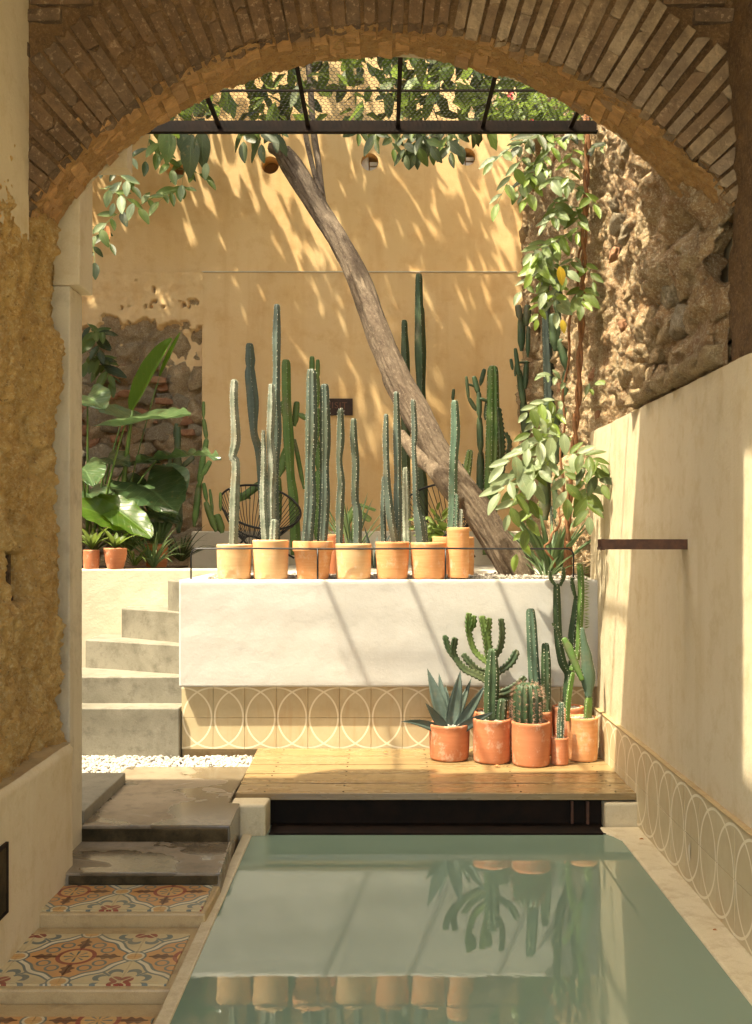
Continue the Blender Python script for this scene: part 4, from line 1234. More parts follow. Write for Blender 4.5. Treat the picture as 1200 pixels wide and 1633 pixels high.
p5 = pot('potted_cactus', 'three grey green columns leaning together in the pot right of the mossy one', TG, 599, 653, 864, 924, YT, 'terracotta', 0.9)
column(p5, [(630, 868, 8), (622, 820, 9), (617, 770, 8), (616, 735, 6.5), (615, 700, 7), (616, 660, 5)], YT - 0.03, 5, 'cactus_green', 0.3, mat_ if False else 'spine_pale', step=0.02) if False else column(p5, [(630, 868, 8), (622, 820, 9), (617, 770, 8), (616, 735, 6.5), (615, 700, 7), (616, 660, 5)], YT - 0.03, 5, 'cactus_blue', 0.3, step=0.02)
column(p5, [(634, 868, 8), (634, 800, 9), (634, 755, 7.5), (633, 700, 8.5), (632, 624, 5.5)], YT + 0.01, 5, 'cactus_blue', 0.3, step=0.02)
column(p5, [(612, 868, 6), (611, 820, 6), (612, 760, 4.5)], YT + 0.05, 5, 'cactus_blue', 0.3, step=0.02)
p6 = pot('potted_cactus', 'wavy blue column with a small side arm in the wide orange pot before the trunk', TG, 655, 712, 865, 924, YT + 0.005, 'terracotta', 0.9)
column(p6, [(672, 868, 11), (668, 835, 11), (663, 800, 6.5), (662, 760, 6), (660, 715, 5), (661, 690, 6.5), (659, 637, 5.5)], YT, 5, 'cactus_blue', 0.34, step=0.018)
column(p6, [(678, 868, 6), (677, 845, 6), (675, 822, 4)], YT + 0.03, 5, 'cactus_blue', 0.34, step=0.018)
p7 = pot('potted_cactus', 'smooth teal column in the tall narrow pot right of the trunk', TG, 713, 749, 841, 922, YT, 'terracotta', 0.92)
column(p7, [(720, 846, 9), (722, 800, 9.5), (723, 740, 9), (726, 690, 10), (725, 638, 8)], YT - 0.01, 5, 'cactus_teal', 0.30, step=0.02)
column(p7, [(727, 846, 4), (728, 820, 4.5), (729, 788, 3.5)], YT - 0.04, 5, 'cactus_teal', 0.30, step=0.018)
column(p7, [(735, 846, 4.5), (735, 828, 4.5), (736, 812, 3.5)], YT - 0.03, 6, 'cactus_grey', 0.30, step=0.012)
p8 = pot('empty_pot', 'round orange pot half hidden behind the tall narrow terrace pot', None, 712, 757, 856, 919, YT + 0.25, 'terracotta', 0.95, zfix=1.23)
p8['category'] = 'pot'
p9 = pot('empty_pot', 'wide lipped pot behind the gap between the two middle terrace pots', None, 690, 726, 856, 915, YT + 0.35, 'terracotta', 0.9, 0.2, zfix=1.23)
p9['category'] = 'pot'
p10 = pot('empty_pot', 'red brown pot behind the flared lipped terrace pot', None, 519, 549, 852, 913, YT + 0.40, 'red_terracotta', 0.92, zfix=1.23)
p10['category'] = 'pot'

RS = 1.0
# ---- pots on the deck
DG = 'potted cacti crowded on the right of the deck'
def z_pot(*a, **k): return pot(*a, **k)
d_ag = pot('potted_agave', 'blue green agave with long pointed leaves in a wide pot on the deck', None, 684, 750, 1159, 1216, 6.01, 'red_terracotta', 0.93, soil='pebble', zfix=0.2035)
d_b = pot('potted_cactus', 'thick dark green column with a short pup in the second pot on the deck', DG, 754, 816, 1150, 1220, 5.94, 'red_terracotta', 0.95, soil='pebble', zfix=0.2035)
d_c = pot('potted_cactus', 'barrel cactus bristling with reddish spines in a soot stained pot on the deck', DG, 816, 878, 1155, 1225, 5.86, 'red_terracotta', 0.95, zfix=0.2035)
d_d = pot('potted_cactus', 'tiny potted cactus between the barrel cactus and the orange pot', DG, 879, 907, 1178, 1221, 5.86, 'red_terracotta', 0.97, soil='pebble', zfix=0.2035)
d_e = pot('potted_cactus', 'flat green padded cactus in the sunlit orange pot nearest the right wall', DG, 905, 954, 1147, 1216, 5.98, 'terracotta', 0.95, soil='pebble', zfix=0.2035)
d_f = pot('potted_cactus', 'candelabra euphorbia with toothed arms in the pot hidden behind the agave', DG, 755, 812, 1138, 1200, 6.13, 'red_terracotta', 0.95, zfix=0.2035)
d_g = pot('potted_cactus', 'two smooth grey green columns in the pot behind the barrel cactus', DG, 836, 881, 1137, 1200, 6.13, 'red_terracotta', 0.95, zfix=0.2035)
d_h = pot('potted_cactus', 'tallest branching dark cactus with three upright arms in the pot at the wall corner', DG, 881, 931, 1130, 1196, 6.14, 'red_terracotta', 0.95, soil='pebble', zfix=0.2035)
column(d_b, [(784, 1156, 11), (784, 1120, 12), (785, 1080, 12), (786, 1034, 7)], 5.94, 6, 'cactus_dark', 0.30, 'spine_pale', 0.006, 0.018)
column(d_b, [(799, 1158, 8), (800, 1135, 9), (802, 1114, 7)], 5.91, 6, 'cactus_dark', 0.26, step=0.016)
column(d_b, [(815, 1160, 5), (818, 1140, 5), (816, 1120, 4)], 5.99, 5, 'cactus_dark', 0.3, step=0.016, tooth=0.25)
column(d_c, [(842, 1160, 21), (842, 1140, 24), (842, 1118, 24), (842, 1100, 19), (842, 1089, 14)], 5.86, 14, 'cactus_dark', 0.20, 'spine_red', 0.026, 0.015, name='barrel', spn=12, areole=0.003)
column(d_d, [(894, 1182, 5), (894, 1160, 6), (895, 1140, 5.5), (895, 1120, 3.5)], 5.86, 8, 'cactus_teal', 0.20, 'spine_pale', 0.007, 0.009)
column(d_g, [(857, 1142, 7), (853, 1090, 9.5), (850, 1040, 9), (848, 1000, 8.5), (846, 970, 7)], 6.13, 6, 'cactus_teal', 0.26, step=0.02)
column(d_g, [(870, 1142, 8), (871, 1100, 8), (871, 1060, 8), (870, 1025, 6)], 6.10, 6, 'cactus_dark', 0.26, step=0.02)
column(d_g, [(861, 1142, 6), (862, 1110, 6), (858, 1080, 5)], 6.16, 6, 'cactus_dark', 0.26, step=0.02)
EU = dict(nrib=3, mat='cactus_dark', depth=0.58, sp='spine_red', spL=0.003, step=0.026, tooth=0.55, spn=2, areole=0)
EUB = dict(EU); EUB['mat'] = 'cactus_green'
for path, k in (([(783, 1140, 6), (783, 1100, 7), (780, 1060, 7), (775, 1020, 7), (767, 982, 6)], EUB),
                ([(781, 1090, 5), (760, 1078, 6), (740, 1068, 6), (727, 1052, 5), (722, 1038, 5), (725, 1016, 6)], EU),
                ([(727, 1052, 5), (715, 1036, 5), (708, 1013, 5)], EU),
                ([(781, 1072, 5), (762, 1068, 5), (748, 1055, 5), (738, 1042, 4)], EU),
                ([(780, 1060, 5), (757, 1040, 5), (748, 1015, 5), (746, 996, 6), (747, 977, 5)], EUB),
                ([(748, 1006, 4), (754, 995, 5), (755, 981, 4)], EUB),
                ([(778, 1045, 5), (776, 1015, 6), (780, 985, 5)], EUB),
                ([(783, 1050, 5), (796, 1035, 5), (800, 1010, 5), (798, 986, 5)], EU),
                ([(785, 1075, 5), (800, 1068, 5), (815, 1055, 6), (825, 1036, 5)], EU),
                ([(786, 1105, 5), (805, 1103, 6), (825, 1092, 6), (838, 1079, 5)], EU),
                ([(786, 1115, 5), (808, 1112, 5), (818, 1120, 4)], EU)):
    column(d_f, path, 6.12 + rnd.uniform(-0.05, 0.03), name='branch', **k)
CH = dict(nrib=4, depth=0.42, step=0.018)
column(d_h, [(903, 1136, 7), (905, 1100, 7), (906, 1075, 6), (897, 1055, 7), (891, 1020, 6.5), (889, 980, 6.5), (888, 930, 5.5)], 6.14, mat='cactus_dark', **CH)
column(d_h, [(908, 1080, 6), (914, 1055, 7), (914, 1015, 8), (919, 975, 7), (921, 950, 5)], 6.16, mat='cactus_dark', **CH)
column(d_h, [(912, 1070, 5), (922, 1040, 5), (925, 990, 5.5), (927, 940, 5.5), (925, 899, 5)], 6.12, mat='cactus_green', **CH)
column(d_h, [(900, 1030, 3), (894, 1022, 3.5), (888, 1004, 3), (880, 994, 2.5)], 6.12, mat='cactus_dark', nrib=3, depth=0.5, step=0.012, name='branch')
column(d_h, [(886, 934, 3), (879, 925, 4), (876, 910, 3)], 6.14, mat='cactus_dark', nrib=3, depth=0.4, step=0.012, name='branch')
column(d_h, [(893, 934, 3), (898, 920, 4.5), (898, 905, 3.5)], 6.14, mat='cactus_dark', nrib=3, depth=0.4, step=0.012, name='branch')
column(d_h, [(918, 955, 3), (913, 935, 4.5), (911, 921, 3)], 6.14, mat='cactus_dark', nrib=3, depth=0.4, step=0.012, name='branch')
b = MB()
for k in range(22):   # thin leaflets on the right crest of the tall arm
    y = 905 + k * 4.6; q = P(931, y, 6.11); dd = Vector((0.035, -0.01, 0.012 * sin(k)))
    b.add([q, q + dd * 0.5 + Vector((0, 0, 0.004)), q + dd, q + dd * 0.5 - Vector((0, 0, 0.004))], [(0, 1, 2, 3)])
tag(b.build('leaflet', 'leaf_green', d_h), kind='stuff')
FL = dict(nrib=2, depth=0.70)
column(d_e, [(936, 1152, 8), (937, 1130, 8), (939, 1110, 7)], 5.98, 3, 'cactus_bright', 0.4, step=0.012)
column(d_e, [(939, 1112, 6), (938, 1080, 12), (936, 1050, 9), (931, 1020, 5), (929, 1001, 3)], 5.97, 2, 'cactus_teal', 0.60, step=0.016, name='pad')
column(d_e, [(929, 1085, 4), (918, 1060, 6), (908, 1035, 7), (899, 1017, 4)], 5.95, 2, 'cactus_bright', 0.60, step=0.016, name='pad')
column(d_e, [(905, 1150, 4), (906, 1120, 5), (910, 1090, 5), (914, 1072, 4)], 5.93, 3, 'cactus_bright', 0.5, step=0.014)

def blade(mb, base, d, up, L, W, thick=0.0, droop=0.3, n=8, cup=0.25, tipw=0.02, teeth=0):
    """pointed leaf blade starting at base in direction d, its face towards up"""
    d = d.normalized(); side = d.cross(up).normalized(); up = side.cross(d).normalized()
    vs = []; p = Vector(base); dd = d.copy()
    wf = lambda t: (sin(min(1, t * 1.5 + 0.22) * pi * 0.5) * (1 - t ** 2.2) + tipw * (1 - t))
    for i in range(n + 1):
        t = i / n; w = W * 0.5 * wf(t)
        u = side.cross(dd).normalized()
        c = cup * w
        vs += [p - side * w + u * c, p - side * w * 0.5 + u * c * 0.2, p, p + side * w * 0.5 + u * c * 0.2, p + side * w + u * c]
        if thick:
            th = thick * (1 - t) + 0.001
            vs += [p - side * w * 0.6 - u * th, p - u * th * 1.6, p + side * w * 0.6 - u * th]
        p = p + dd * (L / n); dd = (dd + Vector((0, 0, -droop / n))).normalized()
    m = 8 if thick else 5; fs = []; uv = []
    order = [0, 1, 2, 3, 4] + ([7, 6, 5] if thick else [])
    for i in range(n):
        rng = range(len(order)) if thick else range(4)
        for k in rng:
            a = order[k]; c2 = order[(k + 1) % len(order)]
            fs.append((i * m + a, i * m + c2, (i + 1) * m + c2, (i + 1) * m + a))
            ua = a / 4 if a < 5 else 0.5; ub = c2 / 4 if c2 < 5 else 0.5
            uv.append([(ua, i / n), (ub, i / n), (ub, (i + 1) / n), (ua, (i + 1) / n)])
    mb.add(vs, fs, uv)
    if teeth:
        for i in range(1, n):
            for sgn in (0, 4):
                q = vs[i * m + sgn]; o = (q - vs[i * m + 2]).normalized()
                spine(mb, q, o + d * 0.4, teeth, 0.0016)
# agave leaves
qa = P(717, 1166, 6.01)
for (px, py, W, dr, yo) in ((685, 1064, 24, 0.1, 0), (702, 1072, 18, 0.05, .05), (733, 1067, 24, -0.05, 0), (769, 1086, 18, -0.3, -.02), (682, 1116, 17, 0.2, -.06), (646, 1144, 15, 0.75, -.05), (780, 1130, 17, 0.35, -.08), (712, 1090, 16, 0, .08), (750, 1080, 14, 0, .1)):
    tipp = P(px, py, 6.01 + yo); d = tipp - qa; L = d.length
    d2 = d.normalized() + Vector((0, 0, dr * 0.5))
    mb = MB(); blade(mb, qa + Vector((0.01 * (px - 717) / 40, yo * 0.4, -0.02)), d2, Vector((0, -1, 0.25)), L * 1.04, W / 282 * 1.15, 0.006, dr * 1.0, 12, 0.5, 0.05, 0.006)
    mb.build('leaf', 'agave_blue', d_ag, smooth=True)

# ------------------------------------------------------------------ slanting tree trunk
tr = thing('leaning_tree', (0.85, 6.75, 1.22), 'old leaning tree with a sawn off top slanting across the ochre wall', 'tree')
def trunk_tube(path, name, parent, n=40, amp=0.10, seg=0.02):
    ctl = [(P(px, py, Y), r * Y / FPX) for (px, py, r, Y) in path]; pts = []; rad = []
    for i in range(len(ctl) - 1):
        a, ra = ctl[i]; c, rc = ctl[i + 1]
        m1 = (c - ctl[i - 1][0]) * 0.5 if i > 0 else (c - a)
        m2 = (ctl[i + 2][0] - a) * 0.5 if i < len(ctl) - 2 else (c - a)
        k = max(2, int((c - a).length / seg))
        for j in range(k):
            t = j / k; h1 = 2 * t ** 3 - 3 * t ** 2 + 1; h2 = t ** 3 - 2 * t ** 2 + t; h3 = -2 * t ** 3 + 3 * t ** 2; h4 = t ** 3 - t ** 2
            pts.append(a * h1 + m1 * h2 + c * h3 + m2 * h4); rad.append(ra * (1 - t) + rc * t)
    pts.append(ctl[-1][0]); rad.append(ctl[-1][1]); N = len(pts); o = rnd.uniform(0, 50)
    def sh(a, t):
        s = t * N * seg
        f = amp * fr((cos(a) * 1.3 + o, sin(a) * 1.3, s * 1.6)) + amp * 0.9 * fr((cos(a) * 5.5 + o, sin(a) * 5.5, s * 2.0), o=4) - amp * 0.8 * max(0, 0.12 - abs(noise.noise(Vector((cos(a) * 6 + o, sin(a) * 6, s * 1.6))))) * 6
        g = -amp * 2.0 * max(0, 0.35 - abs(noise.noise(Vector((cos(a) * 2.2 + o, sin(a) * 2.2, s * 0.9)))) * 4)
        return 1 + f + g
    b = MB(); b.tube(pts, rad, n, True, 0, sh); return b.build(name, 'bark', parent, smooth=True)
trunk_tube([(838, 945, 25.7, 6.72), (818, 905, 26.5, 6.72), (790, 860, 23.5, 6.75), (757, 808, 23.5, 6.8), (722, 765, 26.5, 6.85), (690, 708, 20.4, 6.9), (660, 652, 21.6, 7.0), (630, 592, 20.8, 7.1), (600, 520, 19.2, 7.2), (570, 440, 17.6, 7.3), (540, 385, 16.0, 7.35), (512, 338, 16.0, 7.4), (487, 296, 16.8, 7.4), (466, 262, 16.8, 7.4), (452, 243, 13.6, 7.42)], 'trunk', tr, 72, 0.14, 0.014)
trunk_tube([(735, 800, 14.6, 6.78), (712, 768, 17.2, 6.78), (690, 745, 12.8, 6.85), (668, 728, 11.2, 6.92), (650, 706, 9.6, 7.0), (640, 690, 6.4, 7.05)], 'limb', tr, 30, 0.08)
trunk_tube([(515, 335, 8.0, 7.42), (512, 300, 5.6, 7.5), (508, 260, 5.2, 7.55), (500, 205, 5.2, 7.6), (492, 100, 4.8, 7.7), (470, -100, 4.8, 7.8)], 'branch', tr, 16, 0.06)
trunk_tube([(513, 312, 4.8, 7.42), (500, 270, 4.0, 7.5), (486, 205, 4.0, 7.6), (470, 90, 3.6, 7.7), (430, -100, 3.2, 7.8)], 'branch', tr, 14, 0.06)
trunk_tube([(456, 252, 9.6, 7.4), (440, 238, 10.4, 7.4), (434, 236, 9.6, 7.38)], 'stub', tr, 24, 0.08)

# ------------------------------------------------------------------ leaves
def leaf_mesh(nm, mat, L=1.0, W=0.45, fold=0.25, curl=0.35, n=6, name='leaf'):
    b = MB(); vs = []; 
    for i in range(n + 1):
        t = i / n; w = W * 0.5 * (sin(pi * min(1, t * 0.94 + 0.03)) ** 0.75) * (1.12 - 0.3 * t); z = -curl * t * t * 0.5
        vs += [(-w, t * L, z + fold * w), (-w * 0.5, t * L, z + fold * w * 0.35), (0, t * L, z), (w * 0.5, t * L, z + fold * w * 0.35), (w, t * L, z + fold * w)]
    fs = []; uv = []
    for i in range(n):
        for k in range(4):
            fs.append((i * 5 + k, i * 5 + k + 1, i * 5 + k + 6, i * 5 + k + 5)); uv.append([(k / 4, i / n), ((k + 1) / 4, i / n), ((k + 1) / 4, (i + 1) / n), (k / 4, (i + 1) / n)])
    b.add(vs, fs, uv); return b.mesh(name, mat, smooth=True)
LM = {m: [leaf_mesh('l', m, 1, w, f, c) for (w, f, c) in ((0.44, 0.25, 0.25), (0.50, 0.15, 0.5), (0.40, 0.4, 0.1))] for m in ('leaf_green', 'leaf_pale', 'leaf_dark', 'leaf_yellow', 'leaf_lime')}
def leaf_rot(d, up):
    d = Vector(d).normalized(); x = d.cross(Vector(up))
    if x.length < 1e-3: x = Vector((1, 0, 0))
    x.normalize(); z = x.cross(d).normalized()
    return Matrix((x, d, z)).transposed().to_quaternion()
def jit(v, a): return Vector((v[0] + rnd.uniform(-a, a), v[1] + rnd.uniform(-a, a), v[2] + rnd.uniform(-a, a)))
def spray(parent, a, c, n, L, mats, sag=0.06, face=(0, -0.7, 0.7), stemmat='green_stem', rs=0.0025, wid=0.75):
    """a pinnate twig from a to c (world points) carrying n leaves, each an object"""
    a = Vector(a); c = Vector(c); pts = [a + (c - a) * (k / 6) + Vector((0, 0, -sag * 4 * (k / 6) * (1 - k / 6) * -1 if sag < 0 else sag * 4 * (k / 6) * (1 - k / 6))) for k in range(7)]
    b = MB(); b.tube(pts, [rs * (1 - 0.1 * k) for k in range(7)], 5); b.build('twig', stemmat, parent, smooth=True)
    for i in range(n):
        t = (i + 0.7) / n * 6; k = min(5, int(t)); p = pts[k] + (pts[k + 1] - pts[k]) * (t - k); ax = (pts[k + 1] - pts[k]).normalized()
        s = 1 if i % 2 else -1
        f = Vector(face).normalized(); side = ax.cross(f).normalized() * s
        d = ax * 0.55 + side * wid + Vector((0, 0, -0.30)); d = jit(d, 0.22)
        if i == n - 1: d = ax + Vector((0, 0, -0.2))
        m = rnd.choice(mats); l = L * rnd.uniform(0.75, 1.15) * (0.75 + 0.25 * sin(pi * (i + 1) / (n + 1)))
        piece('leaf', rnd.choice(LM[m]), parent, p, leaf_rot(d, jit(f, 0.35)), (l, l, l))

# right hand vine
rv = thing('climbing_vine', (1.18, 6.6, 1.23), 'twisted brown vine with pale green and yellow leaves hanging down the right wall', 'vine')
def vine_stem(path, parent, r, n=9, tw=None):
    pts = [P(px, py, Y) for px, py, Y in path]; out = []
    for i in range(len(pts) - 1):
        for j in range(8):
            t = j / 8; q = pts[i] + (pts[i + 1] - pts[i]) * t; s = i * 8 + j
            if tw is not None: q = q + Vector((0.012 * cos(s * 0.8 + tw), 0.012 * sin(s * 0.8 + tw), 0))
            out.append(q)
    out.append(pts[-1])
    b = MB(); b.tube(out, [r * (1 + 0.25 * noise.noise(Vector((k * 0.6, r * 99, 0)))) for k in range(len(out))], n, shape=lambda a, t: 1 + 0.18 * noise.noise(Vector((cos(a) * 2, sin(a) * 2, t * 60))))
    b.build('stem', 'vine_stem', parent, smooth=True)
S1 = [(936, 150, 6.30), (937, 240, 6.30), (934, 330, 6.33), (930, 430, 6.36), (927, 530, 6.4), (922, 640, 6.42), (915, 720, 6.45), (908, 800, 6.5), (904, 880, 6.55), (905, 935, 6.6)]
vine_stem(S1, rv, 0.0125, tw=0.0); vine_stem(S1, rv, 0.0095, tw=3.1)
vine_stem([(930, 380, 6.4), (915, 480, 6.45), (902, 600, 6.5), (897, 700, 6.52), (896, 800, 6.55), (888, 845, 6.5), (870, 870, 6.5), (885, 905, 6.55)], rv, 0.008, tw=1.0)
vine_stem([(905, 940, 6.6), (906, 900, 6.58), (907, 862, 6.55)], rv, 0.028)
vine_stem([(892, 825, 6.4), (925, 800, 6.42), (935, 790, 6.4)], rv, 0.006)
SP = [ # start px, end px, n, leaf length m, mats
 ((905, 215), (862, 262), 7, .13, 'gl', 6.3), ((880, 215), (825, 235), 6, .13, 'gd', 6.3), ((850, 225), (782, 262), 6, .13, 'gp', 6.25),
 ((840, 245), (792, 330), 6, .14, 'plg', 6.25), ((862, 250), (838, 300), 5, .12, 'gd', 6.35), ((915, 235), (905, 300), 6, .12, 'gl', 6.3),
 ((930, 300), (872, 290), 7, .13, 'gp', 6.3), ((925, 330), (868, 360), 8, .12, 'gp', 6.3), ((915, 300), (950, 330), 4, .14, 'lg', 6.28),
 ((928, 370), (858, 405), 9, .12, 'gpl', 6.3), ((905, 390), (850, 425), 7, .12, 'gl', 6.28), ((920, 410), (900, 445), 5, .11, 'gp', 6.3),
 ((880, 400), (845, 440), 6, .12, 'lp', 6.25), ((905, 430), (868, 470), 6, .12, 'pg', 6.28), ((930, 420), (948, 455), 3, .10, 'gl', 6.3),
 ((905, 500), (880, 470), 3, .09, 'lp', 6.3), ((925, 250), (960, 235), 5, .11, 'dg', 6.3), ((935, 225), (905, 218), 5, .10, 'dg', 6.32),
 ((905, 615), (862, 600), 5, .10, 'lp', 6.3), ((898, 640), (838, 660), 7, .12, 'plg', 6.2), ((880, 640), (840, 705), 8, .12, 'pg', 6.15), ((890, 655), (860, 740), 7, .12, 'lg', 6.2),
 ((930, 640), (958, 610), 3, .09, 'lp', 6.3), ((915, 700), (850, 700), 5, .10, 'pl', 6.25),
 ((905, 690), (800, 745), 10, .15, 'pp', 6.05), ((880, 715), (795, 790), 10, .16, 'pp', 6.0), ((850, 740), (810, 825), 9, .14, 'plg', 6.0), ((855, 745), (838, 850), 7, .14, 'pgl', 6.05),
 ((905, 725), (960, 742), 8, .13, 'ggp', 5.95), ((925, 745), (962, 775), 7, .13, 'gd', 5.95), ((930, 760), (940, 828), 8, .14, 'lgp', 6.0), ((900, 740), (905, 800), 6, .13, 'gp', 6.05),
 ((860, 800), (822, 890), 5, .11, 'l', 6.1), ((880, 735), (850, 770), 6, .15, 'p', 6.0)]
MK = {'g': 'leaf_green', 'l': 'leaf_lime', 'p': 'leaf_pale', 'd': 'leaf_dark', 'y': 'leaf_yellow'}
for k in range(11):
    ax_ = rnd.uniform(850, 935); ay_ = rnd.uniform(215, 470)
    SP.append(((ax_, ay_), (ax_ + rnd.uniform(-55, 8), ay_ + rnd.uniform(15, 55)), rnd.randint(5, 8), rnd.uniform(.10, .13), rnd.choice(['gp', 'gl', 'gd', 'pl']), 6.32))
for (a, c, n, L, ms, Y) in SP:
    spray(rv, P(a[0], a[1], Y + 0.1), P(c[0], c[1], Y - 0.1), n + 1, L * 1.0, [MK[q] for q in ms], 0.03, (rnd.uniform(-0.5, 0.1), -0.8, 0.6), 'green_stem')
for (px, py, L) in ((893, 440, .11), (897, 525, .08)):
    q = P(px, py - 15, 6.15); piece('leaf', LM['leaf_yellow'][1], rv, q, leaf_rot((0.15, -0.2, -1), (0, -1, 0.2)), (L, L, L))

# left hanging vine + dark hanging leaves of the tree
lv = thing('hanging_vine', P(200, 250, 8.2), 'leafy vine trailing down the ochre wall behind the cream lintel, upper left', 'vine')
for (a, c, n, L, ms, Y) in [((150, 260), (215, 300), 9, .16, 'gpd', 7.6), ((215, 245), (180, 330), 8, .16, 'gp', 7.6), ((160, 300), (225, 335), 9, .16, 'gp', 7.5), ((200, 335), (150, 380), 8, .16, 'gd', 7.5), ((220, 330), (300, 300), 9, .15, 'gg', 7.7),
                             ((300, 300), (250, 325), 7, .17, 'g', 7.7), ((240, 215), (232, 265), 5, .20, 'gd', 7.8), ((255, 240), (275, 275), 7, .16, 'gg', 7.7), ((300, 240), (290, 300), 7, .18, 'gpd', 7.7), ((145, 360), (180, 395), 5, .15, 'd', 7.5), ((148, 390), (152, 425), 5, .15, 'dg', 7.5),
                             ((255, 215), (250, 250), 5, .18, 'g', 7.8), ((285, 270), (335, 290), 6, .16, 'g', 7.7)]:
    spray(lv, P(a[0], a[1], Y + 0.1), P(c[0], c[1], Y - 0.1), max(3, n - 2), L * 0.88, [MK[q] for q in ms], 0.03, (0.2, -0.8, 0.5))
for (px, py, L, m) in ((306, 215, .30, 'leaf_dark'), (322, 208, .26, 'leaf_dark'), (275, 212, .22, 'leaf_green'), (290, 205, .22, 'leaf_dark'), (262, 205, .22, 'leaf_green'), (330, 260, .12, 'leaf_pale')):
    piece('leaf', LM[m][1], lv, P(px, py, 7.6), leaf_rot((rnd.uniform(-.3, .2), -0.1, -1), (0, -1, 0.1)), (L, L, L))
b = MB(); q = P(171, 360, 7.45); blade(b, q, Vector((0.05, 0, -1)), Vector((0, -1, 0)), 0.16, 0.06, 0, 0.1, 5); b.build('dead_leaf', 'dead_leaf', lv)

hl = thing('tree_foliage_cluster', P(650, 215, 7.3), 'dark green leaves hanging below the steel beam above the slanting trunk', 'foliage')
for (px, n, L, dx, dy, Y) in [(392, 4, .20, -4, 34, 7.3), (415, 5, .20, 2, 38, 7.2), (432, 4, .19, 8, 30, 7.3), (572, 4, .18, 0, 20, 7.3), (595, 5, .18, 6, 30, 7.2), (618, 6, .17, 10, 45, 7.2), (640, 7, .17, 8, 55, 7.2), (660, 7, .17, 5, 50, 7.3), (682, 7, .17, 8, 45, 7.3), (705, 7, .17, 15, 50, 7.2), (725, 5, .16, 10, 40, 7.3), (745, 5, .15, 10, 20, 7.3), (650, 6, .17, 40, 40, 7.1), (690, 6, .16, -30, 55, 7.2), (770, 4, .12, 15, 12, 7.3), (805, 4, .12, 10, 10, 7.2)]:
    a = P(px, 196, Y); c = P(px + dx, 196 + dy, Y - 0.1)
    spray(hl, a, c, n, L * 0.82, ['leaf_dark', 'leaf_dark', 'leaf_green'], 0.02, (rnd.uniform(-.5, .5), -0.8, 0.3), 'green_stem')

def cloud(name, parent, pts, L, mat, tilt=0.6, vary=0.3, down=-0.3):
    b = MB()
    for (x, y, z) in pts:
        l = L * rnd.uniform(1 - vary, 1 + vary); w = l * 0.24
        d = Vector((rnd.uniform(-1, 1), rnd.uniform(-1, 1), rnd.uniform(-1, 0.5) + down)).normalized()
        u = jit((0, 0, 1), tilt); sd = d.cross(u).normalized(); u = sd.cross(d)
        p = Vector((x, y, z))
        b.add([p, p + d * l * 0.35 - sd * w + u * w * 0.3, p + d * l * 0.4, p + d * l * 0.35 + sd * w + u * w * 0.3, p + d * l * 0.75 - sd * w * 0.75, p + d * l * 0.75 + sd * w * 0.75, p + d * l],
              [(0, 2, 1), (0, 3, 2), (1, 2, 4), (2, 3, 5), (2, 6, 4), (2, 5, 6)], [[(0.5, 0), (0.5, 0.4), (0, 0.4)], [(0.5, 0), (1, 0.4), (0.5, 0.4)], [(0, 0.4), (0.5, 0.4), (0.1, 0.8)], [(0.5, 0.4), (1, 0.4), (0.9, 0.8)], [(0.5, 0.4), (0.5, 1), (0.1, 0.8)], [(0.5, 0.4), (0.9, 0.8), (0.5, 1)]])
    return tag(b.build(name, mat, parent, smooth=False), kind='stuff')
# crown above the grille: clumps of leaves with gaps
pts1, pts2 = [], []
clumps = []
for i in range(290):
    x = rnd.uniform(-4.3, -1.7) if i % 5 < 3 else rnd.uniform(-1.7, 1.0); y = rnd.uniform(7.3, 9.25) if i % 9 else rnd.uniform(9.2, 9.6); z = 1.5 + (669 if x < -1.7 or i % 8 == 0 else 765) * y / FPX + 0.45 + rnd.uniform(0, 1.1)
    if x > 0.0 and rnd.random() < 0.5: continue
    clumps.append((x, y, z))
for (x, y, z) in clumps:
    for k in range(34 if x < -1.7 else 28):
        q = (x + rnd.gauss(0, 0.24), y + rnd.gauss(0, 0.24), z + rnd.gauss(0, 0.16))
        if q[1] > 9.9 or q[0] > 1.25: continue
        (pts1 if rnd.random() < 0.7 else pts2).append(q)
for i in range(46):
    x = rnd.uniform(-1.5, 0.75); y = rnd.uniform(6.8, 8.6); z = 1.5 + rnd.uniform(662, 745) * y / FPX + 0.12
    if i % 6 == 0: x = rnd.uniform(0.5, 1.1)
    for k in range(12):
        q = (x + rnd.gauss(0, 0.16), y + rnd.gauss(0, 0.16), z + rnd.gauss(0, 0.10)); (pts1 if rnd.random() < 0.6 else pts2).append(q)
cloud('crown', tr, pts1, 0.17, 'leaf_green'); cloud('crown', tr, pts2, 0.17, 'leaf_dark')
for k in range(14):
    a = rnd.uniform(0, 6.28); st_ = P(495, 40, 7.7); e = rnd.choice(clumps)
    b = MB(); b.tube([st_, (st_ + Vector(e)) / 2 + Vector((0, 0, 0.2)), Vector(e)], [0.02, 0.012, 0.005], 6); b.build('branch', 'bark', tr, smooth=True)
# leaves and blossoms lying over the right part of the grille
gp = thing('creeper_on_grille', P(860, 180, 6.5), 'bright green creeper with small red blossoms above the right end of the steel beam', 'creeper')
pp = []
for k in range(320):
    px = rnd.gauss(865, 42); py = rnd.gauss(176, 16)
    if 775 < px < 960 and py < 203: pp.append(P(px, py, rnd.uniform(6.3, 6.9)))
cloud('leaf', gp, pp, 0.07, 'leaf_green')
b = MB()
for (px, py) in ((816, 148), (818, 156), (848, 193), (849, 197), (812, 152)):
    q = P(px, py, 6.35)
    for k in range(5):
        a = 2 * pi * k / 5; b.add([q, q + Vector((0.014 * cos(a), -0.004, 0.014 * sin(a))), q + Vector((0.014 * cos(a + .8), -0.004, 0.014 * sin(a + .8)))], [(0, 1, 2)])
tag(b.build('blossom', 'red_petal', gp), kind='stuff')

RS = 0.78
